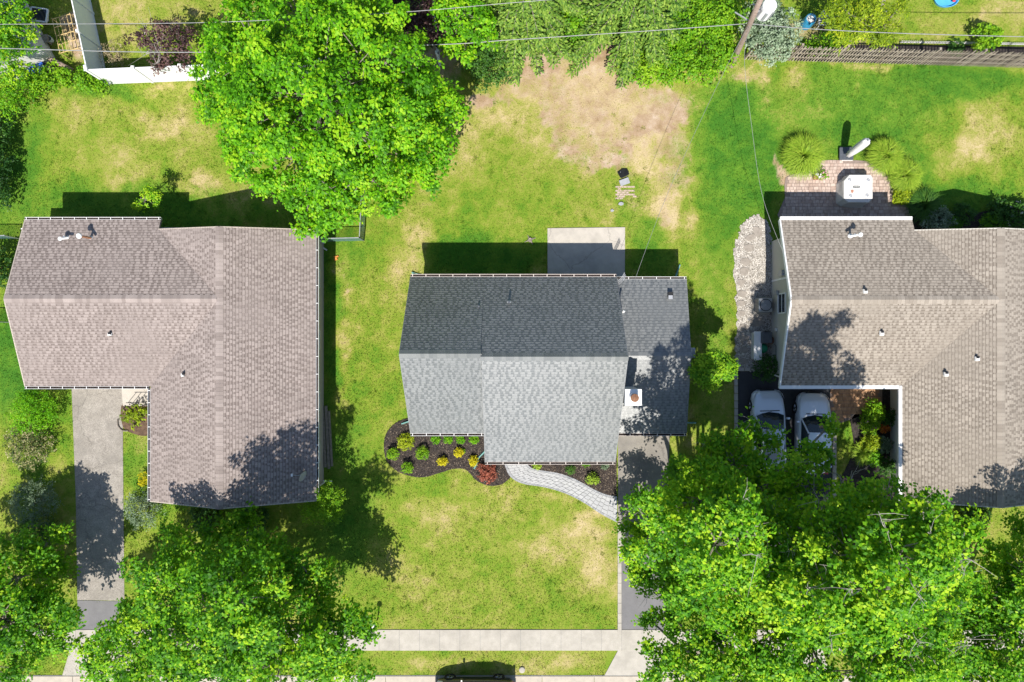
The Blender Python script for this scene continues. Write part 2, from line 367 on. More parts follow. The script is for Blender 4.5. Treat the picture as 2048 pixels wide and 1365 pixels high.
def np_mesh(name, V, Fc, m, tint=None, parent=None, extra=None):
    me = bpy.data.meshes.new(name)
    V = np.asarray(V, dtype=np.float32); Fc = np.asarray(Fc, dtype=np.int32)
    k = Fc.shape[1]
    me.vertices.add(len(V)); me.vertices.foreach_set('co', V.ravel())
    me.loops.add(Fc.size); me.loops.foreach_set('vertex_index', Fc.ravel())
    me.polygons.add(len(Fc)); me.polygons.foreach_set('loop_start', np.arange(0, Fc.size, k, dtype=np.int32))
    me.update(calc_edges=True)
    me.materials.append(MATS[m])
    if tint is not None:
        a = me.attributes.new('tint', 'FLOAT', 'FACE'); a.data.foreach_set('value', np.asarray(tint, dtype=np.float32))
    for nm, dom, arr in (extra or []):
        a = me.attributes.new(nm, 'FLOAT', dom); a.data.foreach_set('value', np.asarray(arr, dtype=np.float32))
    o = bpy.data.objects.new(name, me)
    return link(o, parent)

def catmull(pts, closed=True, k=6):
    n = len(pts); out = []
    rng = range(n) if closed else range(n-1)
    for i in rng:
        g = (lambda j: pts[j % n]) if closed else (lambda j: pts[max(0, min(n-1, j))])
        p0, p1, p2, p3 = g(i-1), g(i), g(i+1), g(i+2)
        for q in range(k):
            t = q/k
            out.append(tuple(0.5*((2*b) + (-a+c)*t + (2*a-5*b+4*c-d)*t*t + (-a+3*b-3*c+d)*t**3) for a, b, c, d in zip(p0, p1, p2, p3)))
    if not closed: out.append(tuple(pts[-1]))
    return out
def inside(poly, x, y):
    x = np.asarray(x, dtype=float); y = np.asarray(y, dtype=float); r = np.zeros(x.shape, bool)
    n = len(poly); j = n-1
    for i in range(n):
        xi, yi = poly[i][0], poly[i][1]; xj, yj = poly[j][0], poly[j][1]
        if yi != yj:
            c = ((yi > y) != (yj > y)) & (x < (xj-xi)*(y-yi)/(yj-yi) + xi)
            r ^= c
        j = i
    return r
_lat = RNG.random((4, 257, 257))
def vnoise(x, y, which=0):
    L = _lat[which]; xi = np.floor(x).astype(int); yi = np.floor(y).astype(int); fx = x-xi; fy = y-yi
    fx = fx*fx*(3-2*fx); fy = fy*fy*(3-2*fy); xi %= 256; yi %= 256
    return (L[xi, yi]*(1-fx) + L[xi+1, yi]*fx)*(1-fy) + (L[xi, yi+1]*(1-fx) + L[xi+1, yi+1]*fx)*fy
def fbm(x, y, s, which=0, oct=4):
    r = 0; a = 0.5; tot = 0
    for i in range(oct):
        r = r + a*vnoise(x*s + 17.3*i, y*s + 9.1*i, which); tot += a; a *= 0.55; s *= 2.1
    return r/tot

# ------------------------------------------------------------------ ground and lawn
PX = 35.0
MULCH1 = catmull([(836, 836), (800, 842), (776, 862), (768, 888), (772, 918), (788, 938), (812, 950), (845, 955), (880, 946), (908, 938), (932, 940), (952, 960), (975, 971), (1000, 970), (1018, 958), (1024, 944), (1010, 925), (1005, 900), (970, 860), (880, 850)])
MULCH2 = [(1040, 905), (1052, 927), (1062, 934), (1078, 940), (1105, 945), (1130, 950), (1155, 960), (1175, 972), (1195, 982), (1215, 990), (1233, 992), (1233, 900)]
WALK_OUT = catmull([(1006, 915), (1010, 932), (1018, 950), (1032, 962), (1052, 969), (1080, 973), (1110, 980), (1140, 991), (1170, 1007), (1200, 1027), (1234, 1045)], False, 6)
WALK_IN = catmull([(1046, 915), (1056, 930), (1068, 938), (1090, 942), (1115, 946), (1140, 954), (1165, 966), (1190, 980), (1212, 989), (1234, 993)], False, 6)
WALK = WALK_OUT + WALK_IN[::-1]
PATIO_PAVED = catmull([(1570, 460), (1570, 395), (1571, 356), (1600, 345), (1628, 324), (1645, 321), (1690, 321), (1735, 323), (1752, 336), (1768, 345), (1779, 360), (1780, 370), (1787, 380), (1786, 392), (1786, 410), (1812, 412), (1812, 460)], True, 2)
GRAVEL = catmull([(1487, 446), (1510, 432), (1530, 440), (1538, 462), (1545, 520), (1546, 600), (1546, 700), (1540, 735), (1510, 742), (1476, 738), (1472, 690), (1473, 630), (1470, 560), (1469, 500), (1478, 465)], True, 8)
GRAVEL = [(a + random.uniform(-3.5, 3.5), b + random.uniform(-3.5, 3.5)) for a, b in GRAVEL]
PATIO = [(1095, 457), (1250, 455), (1249, 620), (1095, 620)]
DRIVE_L = [(143, 765), (245, 765), (247, 1000), (249, 1202), (155, 1200), (152, 1000)]
DRIVE_L2 = [(155, 1201), (249, 1203), (250, 1262), (156, 1262)]
DRIVE_M = [(1236, 840), (1340, 840), (1336, 980), (1332, 1106), (1236, 1106)]
DRIVE_M2 = [(1236, 1107), (1332, 1107), (1330, 1262), (1236, 1262)]
DRIVE_R = [(1476, 742), (1664, 742), (1664, 940), (1662, 1030), (1650, 1140), (1640, 1262), (1540, 1262), (1535, 1140), (1530, 1020), (1512, 985), (1490, 930), (1476, 860)]
SIDE = [(-400, 1260), (2500, 1260), (2500, 1302), (-400, 1302)]
BED_BACK = catmull([(1815, 420), (1850, 408), (1900, 425), (1960, 425), (2020, 408), (2070, 410), (2070, 470), (1815, 470)], True, 4)
BED_FENCE = [(1590, 92), (1800, 90), (2100, 95), (2100, 134), (1590, 121)]
BED_COURT = [(1700, 840), (1720, 815), (1764, 815), (1764, 770), (1812, 770), (1812, 1010), (1690, 1010), (1680, 960), (1710, 900)]
COURT = [(1660, 765), (1764, 765), (1764, 820), (1720, 832), (1672, 850), (1660, 850)]
BED_L = catmull([(243, 812), (262, 806), (300, 806), (300, 868), (262, 866), (245, 850)], True, 4)
WALK_L = [(243, 770), (300, 770), (300, 812), (246, 812)]
HOUSES_PX = [[(70, 470), (330, 470), (640, 480), (630, 990), (310, 990), (310, 765), (70, 765)],
             [(838, 575), (1236, 560), (1368, 575), (1366, 850), (1236, 900), (975, 905), (970, 850), (836, 850)],
             [(1545, 470), (1830, 470), (2300, 480), (2300, 990), (1790, 990), (1790, 765), (1545, 765)]]
BACKYARD_SHED = [(0, 0), (110, 0), (110, 130), (0, 160)]

SOIL_MAIN = catmull([(1075, 130), (1100, 105), (1180, 100), (1240, 118), (1290, 160), (1330, 168), (1380, 190), (1385, 250), (1330, 255), (1270, 290), (1235, 330), (1190, 345), (1140, 330), (1110, 300), (1085, 250), (1065, 200), (960, 215), (935, 200), (1000, 165)], True, 4)
def soft_blob(x, y, cx, cy, rx, ry):
    return np.clip(1.25 - np.sqrt(((x-cx)/rx)**2 + ((y-cy)/ry)**2)*1.0, 0, 1)
DRY = [(300, 250, 60, 40, .55), (240, 330, 70, 50, .45), (150, 260, 60, 60, .4), (360, 260, 50, 60, .35), (330, 180, 60, 20, .6), (395, 365, 40, 25, .6), (230, 230, 60, 30, .3),
       (960, 230, 60, 50, .6), (920, 320, 60, 60, .35), (830, 500, 40, 60, .6), (690, 720, 14, 120, .45), (690, 560, 12, 60, .45), (790, 560, 30, 60, .4), (905, 260, 40, 40, .45),
       (1150, 1085, 90, 70, .62), (1200, 1170, 50, 60, .55), (1060, 1190, 40, 30, .3), (860, 1040, 70, 50, .3), (1000, 1020, 50, 40, .28), (1060, 1120, 60, 60, .3), (1120, 990, 60, 12, .5),
       (1200, 1030, 40, 14, .5), (1330, 380, 55, 70, .65), (1345, 440, 45, 60, .7), (1290, 330, 40, 50, .4), (1220, 430, 30, 14, .2), (1300, 260, 40, 60, .4),
       (1580, 165, 30, 40, .6), (1520, 175, 30, 60, .6), (1640, 220, 60, 40, .5), (1560, 240, 40, 40, .4), (1990, 270, 70, 60, .7), (1920, 310, 60, 40, .5), (1960, 210, 60, 30, .4), (1700, 165, 30, 20, .3),
       (1780, 132, 300, 7, .6), (1990, 30, 70, 40, .45), (1880, 60, 40, 40, .3), (280, 30, 120, 40, .22), (230, 80, 60, 40, .32), (850, 1330, 90, 20, .35), (1130, 1325, 80, 18, .4), (1010, 1330, 40, 18, .2),
       (1480, 150, 40, 30, .5), (1700, 960, 26, 60, .5), (290, 890, 20, 30, .35), (120, 930, 20, 30, .5), (1195, 200, 230, 140, .75), (100, 200, 40, 40, .15), (1400, 560, 22, 120, .25), (560, 400, 80, 40, .4), (460, 400, 80, 40, .35)]
LUSH_SHADE = [(350, 420, 300, 50, .8), (975, 520, 130, 45, .8), (1310, 530, 60, 38, .6), (652, 650, 22, 200, .8), (690, 1000, 60, 180, .6), (1420, 640, 40, 200, .5), (1920, 400, 110, 40, .7), (1480, 300, 110, 170, .95), (1720, 220, 160, 100, .8), (1900, 160, 170, 50, .8), (1800, 330, 70, 60, .6), (30, 330, 60, 170, .7), (20, 720, 60, 120, .9), (1310, 470, 40, 40, .5), (200, 180, 90, 24, .5), (1440, 480, 60, 90, .5),  # leading blobs put shadow green into the lawn colour; later ones are lush grass
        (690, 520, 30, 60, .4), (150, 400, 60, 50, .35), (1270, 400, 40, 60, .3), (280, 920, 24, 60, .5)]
def lawn_fields(px, py):
    jx = px + (fbm(px, py, 1/45., 1) - .5)*70; jy = py + (fbm(px, py, 1/45., 2) - .5)*70
    dry = 0.34 + (fbm(px, py, 1/120., 0) - .5)*0.55 + (fbm(px, py, 1/26., 3) - .5)*0.55
    for cx, cy, rx, ry, v in DRY: dry = dry + .72*v*soft_blob(jx, jy, cx, cy, rx, ry)
    lush_shade = np.zeros_like(px)
    for cx, cy, rx, ry, v in LUSH_SHADE: lush_shade = np.maximum(lush_shade, v*np.clip(soft_blob(jx, jy, cx, cy, rx, ry)*1.6, 0, 1))
    dry = dry - 0.22*lush_shade
    ins = inside(SOIL_MAIN, jx, jy)
    ins2 = inside(SOIL_MAIN, px + (fbm(px, py, 1/20., 2) - .5)*60, py + (fbm(px, py, 1/20., 0) - .5)*60)
    soil = 0.30*ins + 0.30*ins2 + (fbm(px, py, 1/30., 2) - .5)*.5*(ins | ins2)
    for cx, cy, rx, ry, v in [(1330, 440, 24, 24, .45), (1235, 335, 40, 22, .4), (1350, 330, 30, 110, .5), (1300, 290, 40, 50, .4), (1280, 390, 26, 40, .3), (1440, 120, 24, 24, .5), (1485, 155, 24, 16, .5), (690, 560, 6, 60, .45), (1090, 480, 12, 8, .5), (960, 195, 30, 14, .7), (1190, 1030, 50, 6, .3), (1555, 330, 16, 26, .75), (1812, 392, 14, 14, .8), (150, 75, 30, 50, .9), (1050, 125, 60, 30, .5), (870, 130, 80, 60, .7), (1320, 60, 180, 50, .6), (400, 115, 60, 30, .4), (30, 120, 60, 60, .8), (1640, 70, 140, 40, .6), (1120, 60, 200, 60, .6)]:
        soil = soil + v*np.clip(soft_blob(jx, jy, cx, cy, rx, ry)*1.4, 0, 1)
    return np.clip(dry, -.2, 1.2), np.clip(soil, 0, 1), np.clip(lush_shade, 0, 1)

gx = np.concatenate([[-250, -150, -90, -55, -40], np.arange(-33, 33.01, 0.2), [40, 55, 90, 150, 250]])
gy = np.concatenate([[-200, -120, -70, -40, -30], np.arange(-23, 23.01, 0.2), [30, 40, 70, 120, 200]])
GX, GY = np.meshgrid(gx, gy)
dz = (fbm(GX + 300, GY + 300, 0.35, 1) - .5) * 0.05
dz[(np.abs(GX) > 34) | (np.abs(GY) > 24)] = 0
Vg = np.stack([GX.ravel(), GY.ravel(), dz.ravel() - 0.012], 1)
nx_, ny_ = len(gx), len(gy)
ii = np.arange(nx_*ny_).reshape(ny_, nx_)
Fg = np.stack([ii[:-1, :-1].ravel(), ii[:-1, 1:].ravel(), ii[1:, 1:].ravel(), ii[1:, :-1].ravel()], 1)
pgx = Vg[:, 0]*PX + X0; pgy = Y0 - Vg[:, 1]*PX
dry, soil, lush_shade = lawn_fields(pgx, pgy)
ground = np_mesh('ground', Vg, Fg, 'lawn', extra=[('dry', 'POINT', dry), ('soil', 'POINT', soil), ('lush_shade', 'POINT', lush_shade)])
tag(ground, kind='structure')

NOGRASS = [BED_FENCE, MULCH1, MULCH2, WALK, PATIO_PAVED, GRAVEL, PATIO, DRIVE_L, DRIVE_L2, DRIVE_M, DRIVE_M2, DRIVE_R, SIDE, BED_BACK, BED_COURT, COURT, BED_L, WALK_L] + HOUSES_PX
def grow_grass(n, name):
    px = RNG.uniform(-30, 2080, n); py = RNG.uniform(-20, 1352, n)
    ok = np.ones(n, bool)
    jx = px + RNG.normal(0, 1.7, n); jy = py + RNG.normal(0, 1.7, n)
    for p in NOGRASS: ok &= ~inside(p, jx, jy) | ((RNG.random(n) < .05) & (p is GRAVEL))
    ok &= ~((jy > 1257) & (jy < 1303)) & ~((px > 1212) & (px < 1345) & (py > 1296))
    d, s, l = lawn_fields(px, py)
    ok &= RNG.random(n) > s*.95
    ok &= RNG.random(n) > np.clip(d - .55, 0, .6)
    px, py, d, l = px[ok], py[ok], d[ok], l[ok]; m = len(px)
    x = (px - X0)/PX; y = (Y0 - py)/PX
    h = RNG.uniform(.025, .075, m)*(1 - .35*np.clip(d, 0, 1)); wd = RNG.uniform(.012, .03, m); a = RNG.uniform(0, 2*np.pi, m); ln = RNG.uniform(.0, .09, m); b = RNG.uniform(0, 2*np.pi, m)
    V = np.empty((m, 3, 3), np.float32)
    V[:, 0] = np.stack([x - np.cos(a)*wd, y - np.sin(a)*wd, np.full(m, -.01)], 1)
    V[:, 1] = np.stack([x + np.cos(a)*wd, y + np.sin(a)*wd, np.full(m, -.01)], 1)
    V[:, 2] = np.stack([x + np.cos(b)*ln, y + np.sin(b)*ln, h], 1)
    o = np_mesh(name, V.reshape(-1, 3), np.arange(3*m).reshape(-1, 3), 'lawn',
                extra=[('dry', 'FACE', d + RNG.normal(0, .1, m)), ('soil', 'FACE', np.zeros(m)), ('lush_shade', 'FACE', l)])
    return tag(o, 'short mown grass of the lawns, green with dry tan patches', 'grass', kind='stuff')
grow_grass(420000, 'grass')

def weed_tufts(n):
    px = RNG.uniform(0, 2048, n); py = RNG.uniform(60, 1350, n); ok = np.ones(n, bool)
    for p in NOGRASS: ok &= ~inside(p, px, py)
    ok &= ~((py > 1252) & (py < 1308)) & ~((px > 1205) & (px < 1345) & (py > 1290)); d, s_, l = lawn_fields(px, py); ok &= fbm(px, py, 1/60., 3) > .5
    px, py, d, l = px[ok], py[ok], d[ok], l[ok]; k = 22
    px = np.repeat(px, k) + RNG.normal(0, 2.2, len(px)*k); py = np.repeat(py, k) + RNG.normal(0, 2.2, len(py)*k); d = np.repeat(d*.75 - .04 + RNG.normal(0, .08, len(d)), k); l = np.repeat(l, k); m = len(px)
    x = (px - X0)/PX; y = (Y0 - py)/PX; a = RNG.uniform(0, 2*np.pi, m); wd = RNG.uniform(.012, .028, m); h = RNG.uniform(.035, .075, m); ln = RNG.uniform(.03, .12, m); b = RNG.uniform(0, 2*np.pi, m)
    V = np.stack([np.stack([x - np.cos(a)*wd, y - np.sin(a)*wd, np.zeros(m)], 1), np.stack([x + np.cos(a)*wd, y + np.sin(a)*wd, np.zeros(m)], 1), np.stack([x + np.cos(b)*ln, y + np.sin(b)*ln, h], 1)], 1).reshape(-1, 3)
    o = np_mesh('weed_tufts', V, np.arange(3*m).reshape(-1, 3), 'lawn', extra=[('dry', 'FACE', d), ('soil', 'FACE', np.zeros(m)), ('lush_shade', 'FACE', l)])
    tag(o, 'taller tufts of weeds and clover scattered through the lawns', 'weeds', kind='stuff')
weed_tufts(1600)

def slab(name, poly, z0, z1, m, kind='structure', parent=None, bevel=0.0, **kw):
    o = MB().prism(W2(poly), z0, z1).build(name, m, parent, bevel=bevel)
    return tag(o, kind=kind if parent is None else None, **kw)

# sidewalk, kerb, road
sidewalk = slab('sidewalk', [(-500, 1260.5), (2600, 1260.5), (2600, 1300), (-500, 1300)], -.05, .018, 'joint_sand')
x = -90.0; i = 0
while x < 2140:
    wpx = 40.4
    b = MB(); b.box((0, 0, 0), (wpx/PX - .014, 41.5/PX, .10))
    o = b.build('sidewalk_slab', 'concrete', sidewalk, bevel=.008)
    o.location = W(x + wpx/2, 1280.3, -.012 + random.uniform(-.004, .004)); o.rotation_euler = (random.uniform(-.002, .002), random.uniform(-.002, .002), 0)
    x += wpx; i += 1
kerb = slab('kerb', [(-500, 1351), (2600, 1351), (2600, 1356), (-500, 1356)], -.16, .012, 'joint_sand')
x = -60.0
while x < 2120:
    b = MB(); b.box((0, 0, 0), (104/PX - .012, 15.0/PX, .26)); o = b.build('kerb_stone', 'kerb_concrete', kerb, bevel=.02)
    o.location = W(x + 52, 1358.2, -.085); x += 104
road = slab('road', [(-6000, 1364), (8000, 1364), (8000, 1650), (-6000, 1650)], -.35, .0, 'road')
# driveways
slab('driveway_left', DRIVE_L, -.06, .016, 'asphalt_old')
slab('driveway_apron_left', DRIVE_L2, -.06, .012, 'asphalt_new')
slab('driveway_middle', DRIVE_M, -.06, .016, 'asphalt_mid')
slab('driveway_apron_middle', DRIVE_M2, -.06, .012, 'asphalt_new')
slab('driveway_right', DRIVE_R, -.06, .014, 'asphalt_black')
slab('driveway_ramp_middle', [(1236, 1301), (1350, 1301), (1368, 1351), (1209, 1351)], -.06, .022, 'concrete')
slab('driveway_ramp_left', [(140, 1301), (262, 1301), (275, 1351), (125, 1351)], -.06, .022, 'concrete')
slab('driveway_ramp_right', [(1535, 1301), (1645, 1301), (1660, 1351), (1520, 1351)], -.06, .022, 'concrete')
ed = thing('driveway_edging', 'narrow grey concrete edging along the middle driveway beside the front lawn', 'edging', W(1239, 1120))
y = 1046.0
while y < 1258:
    b = MB(); b.box(W(1239, y + 10, .03), (7.5/PX, 20/PX - .012, .12)); b.build('edging_block', 'concrete', ed, bevel=.01); y += 20
ed = thing('driveway_edging', 'pale stone edging beside the dark driveway of the taupe-roofed house', 'edging', W(1472, 800))
def edging_run(par, a, b_, n, wd=.2, m='concrete'):
    a = W(*a); b_ = W(*b_)
    for k in range(n):
        p = a.lerp(b_, (k + .03)/n); q = a.lerp(b_, (k + .97)/n)
        MB().bar(p + Vector((0, 0, .03)), q + Vector((0, 0, .03)), wd, .14).build('edging_block', m, par, bevel=.015)
edging_run(ed, (1471, 742), (1472, 862), 8)
edging_run(ed, (1472, 862), (1492, 935), 5)
edging_run(ed, (1508, 975), (1530, 1022), 3)
edging_run(ed, (1668, 850), (1668, 1010), 10)
edging_run(ed, (1668, 1010), (1655, 1140), 8)
edging_run(ed, (1476, 739), (1500, 739), 2)

slab('patio_slab', PATIO, -.05, .045, 'patio_concrete', bevel=.01)
slab('entry_walk', WALK_L, -.05, .03, 'patio_concrete', bevel=.01)
slab('planting_bed_front', MULCH1, -.05, .035, 'mulch')
slab('planting_bed_entry', MULCH2, -.05, .035, 'mulch')
slab('planting_bed_back', BED_BACK, -.05, .022, 'mulch')
slab('planting_bed_fence', BED_FENCE, -.05, .02, 'mulch')
slab('planting_bed_courtyard', BED_COURT, -.05, .022, 'mulch')
slab('planting_bed_side', BED_L, -.05, .02, 'soil')

# mulch chips and gravel stones: nobody could count them
def scatter_chips(name, polys, n, size, z, m, label, cat, flat=.5, kind='stuff'):
    P_ = []; per = n // len(polys)
    for poly in polys:
        a = np.array([(p[0], p[1]) for p in poly]); lo = a.min(0); hi = a.max(0)
        x = RNG.uniform(lo[0], hi[0], per*2); y = RNG.uniform(lo[1], hi[1], per*2); k = inside(poly, x, y)
        P_.append(np.stack([x[k], y[k]], 1))
    P_ = np.concatenate(P_); m_ = len(P_)
    c = np.stack([(P_[:, 0]-X0)/PX, (Y0-P_[:, 1])/PX, np.full(m_, z)], 1)
    s = RNG.uniform(.5, 1.3, (m_, 1))*size; an = RNG.uniform(0, 2*np.pi, m_)
    u = np.stack([np.cos(an), np.sin(an), RNG.normal(0, .25, m_)], 1); v = np.stack([-np.sin(an), np.cos(an), RNG.normal(0, .25, m_)], 1)*flat
    up = np.array([[0, 0, 1.]])
    V = np.stack([c - u*s, c + v*s, c + u*s, c - v*s, c + up*s*.55 + (u*.2)*s], 1).reshape(-1, 3)
    base = np.arange(m_)[:, None]*5
    Fc = np.concatenate([base + np.array([[0, 3, 4]]), base + np.array([[3, 2, 4]]), base + np.array([[2, 1, 4]]), base + np.array([[1, 0, 4]])])
    t = RNG.random(m_); o = np_mesh(name, V, Fc, m, np.concatenate([t]*4))
    return tag(o, label, cat, kind=kind)
scatter_chips('mulch_chips', [MULCH1, MULCH2], 14000, .045, .038, 'mulch_chip', 'dark brown shredded mulch chips covering the front beds', 'mulch', .4)
slab('gravel_path', GRAVEL, -.05, .015, 'gravel_bed')
scatter_chips('gravel', [GRAVEL], 16000, .04, .02, 'gravel_stone', 'pale loose gravel beside the taupe-roofed house', 'gravel', .8)
for k, (px, py, sx, sy, a) in enumerate([(1515, 463, 13, 9, .8), (1501, 475, 12, 7, -.3), (1498, 496, 11, 8, 0), (1491, 524, 11, 8, .2), (1488, 543, 10, 8, -.2), (1481, 566, 9, 7, .1), (1483, 588, 11, 7, 0), (1480, 607, 10, 6, 0), (1481, 627, 10, 6, .1), (1513, 645, 15, 9, .3), (1486, 655, 10, 7, -.2), (1487, 676, 10, 7, .2), (1488, 700, 10, 7, 0), (1488, 722, 10, 6, .1)]):
    pts = []
    for q in range(8):
        an = q*math.pi/4 + random.uniform(-.15, .15); r = random.uniform(.85, 1.1)
        xx = math.cos(an)*sx*r; yy = math.sin(an)*sy*r
        pts.append((px + xx*math.cos(a) - yy*math.sin(a), py + xx*math.sin(a) + yy*math.cos(a)))
    o = MB().prism(W2(pts), -.02, .058 + random.uniform(0, .01)).build('stepping_stone', 'flagstone', bevel=.012)
    tag(o, 'flat grey-brown stepping stone set in the pale gravel strip', 'stone', 'stepping stones in the gravel strip')

# pavers
def paver_field(parent, poly, z0, z1, m, sizes, pitch, gap, rot=0.0, limit=300, name='paver', box=None):
    """running rows of pavers inside a polygon (pixels), first `limit` singly, rest joined"""
    pw = [(p.x, p.y) for p in W2(poly)]
    xs = [p[0] for p in pw]; ys = [p[1] for p in pw]
    cache = {}; rest = MB(); cnt = 0
    y = min(ys); r = 0
    while y < max(ys):
        x = min(xs) - random.uniform(0, pitch)
        while x < max(xs):
            wd = random.choice(sizes)
            cs = [(x + gap, y + gap), (x + wd - gap, y + gap), (x + wd - gap, y + pitch - gap), (x + gap, y + pitch - gap)]
            if bool(np.all(inside(pw, [c[0] for c in cs], [c[1] for c in cs]))):
                t = random.choice((0.1, .35, .5, .65, .9)); zz = z1 + random.uniform(-.004, .004)
                if cnt < limit:
                    key = (wd, t)
                    if key not in cache:
                        b = MB(); b.tint = t; b.box((0, 0, 0), (wd - 2*gap, pitch - 2*gap, .06), taper=.97); cache[key] = b.mesh(name, m)
                    o = bpy.data.objects.new(name, cache[key]); link(o, parent); o.location = (x + wd/2, y + pitch/2, zz - .03)
                    cnt += 1
                else:
                    rest.tint = t; rest.box((x + wd/2, y + pitch/2, zz - .03), (wd - 2*gap, pitch - 2*gap, .06), taper=.97)
            x += wd
        y += pitch; r += 1
    if rest.v: tag(rest.build('paver_field', m, parent), kind='stuff')
# patio behind the right house
pat = slab('paved_patio', PATIO_PAVED, -.05, .022, 'joint_dark')
paver_field(pat, PATIO_PAVED, 0, .045, 'paver_pink', (.16, .22, .30), .19, .008)
# front walk
fw = slab('front_walk', WALK, -.05, .034, 'joint_sand')
def inner_walk(f):
    out = []
    n = 30
    def at(line, t):
        s = t*(len(line)-1); i = min(int(s), len(line)-2); q = s-i
        return (line[i][0]*(1-q) + line[i+1][0]*q, line[i][1]*(1-q) + line[i+1][1]*q)
    a = [at(WALK_OUT, k/n) for k in range(n+1)]; b = [at(WALK_IN, k/n) for k in range(n+1)]
    return [tuple(p*(1-f) + q*f for p, q in zip(u, v)) for u, v in zip(a, b)], [tuple(p*f + q*(1-f) for p, q in zip(u, v)) for u, v in zip(a, b)], a, b
i1, i2, o1, o2 = inner_walk(.10)
def along(line, t):
    q = max(0., min(.9999, t))*(len(line)-1); i = int(q); f = q - i
    return Vector(line[i]).lerp(Vector(line[i+1]), f)
NR = 30
for r_ in range(NR):
    cuts = [0, .22, .5, .74, 1.0] if r_ % 2 else [0, .30, .55, .80, 1.0]
    for c_ in range(4):
        t0, t1 = (r_ + .035)/NR, (r_ + .965)/NR; u0, u1 = cuts[c_] + .012, cuts[c_+1] - .012
        qd = [along(i1, t0).lerp(along(i2, t0), u0), along(i1, t0).lerp(along(i2, t0), u1), along(i1, t1).lerp(along(i2, t1), u1), along(i1, t1).lerp(along(i2, t1), u0)]
        b = MB(); b.tint = random.random(); b.prism(W2(qd), .0, .058 + random.uniform(-.003, .003)); b.build('paver', 'paver_grey', fw)
bcache = {}
for line_o, line_i in ((o1, i1), (o2, i2)):
    for k in range(len(line_o)-1):
        for h in (0, .5):
            q0 = [Vector(line_o[k]).lerp(Vector(line_o[k+1]), h + .03), Vector(line_o[k]).lerp(Vector(line_o[k+1]), h + .47), Vector(line_i[k]).lerp(Vector(line_i[k+1]), h + .47), Vector(line_i[k]).lerp(Vector(line_i[k+1]), h + .03)]
            b = MB(); b.tint = random.random(); b.prism(W2(q0), .0, .062); b.build('border_paver', 'paver_border', fw)
# courtyard
ct = slab('courtyard_paving', COURT, -.05, .022, 'joint_dark')
paver_field(ct, COURT, 0, .045, 'paver_orange', (.2, .3), .2, .007, limit=250)
#--SECTION-HOUSES--

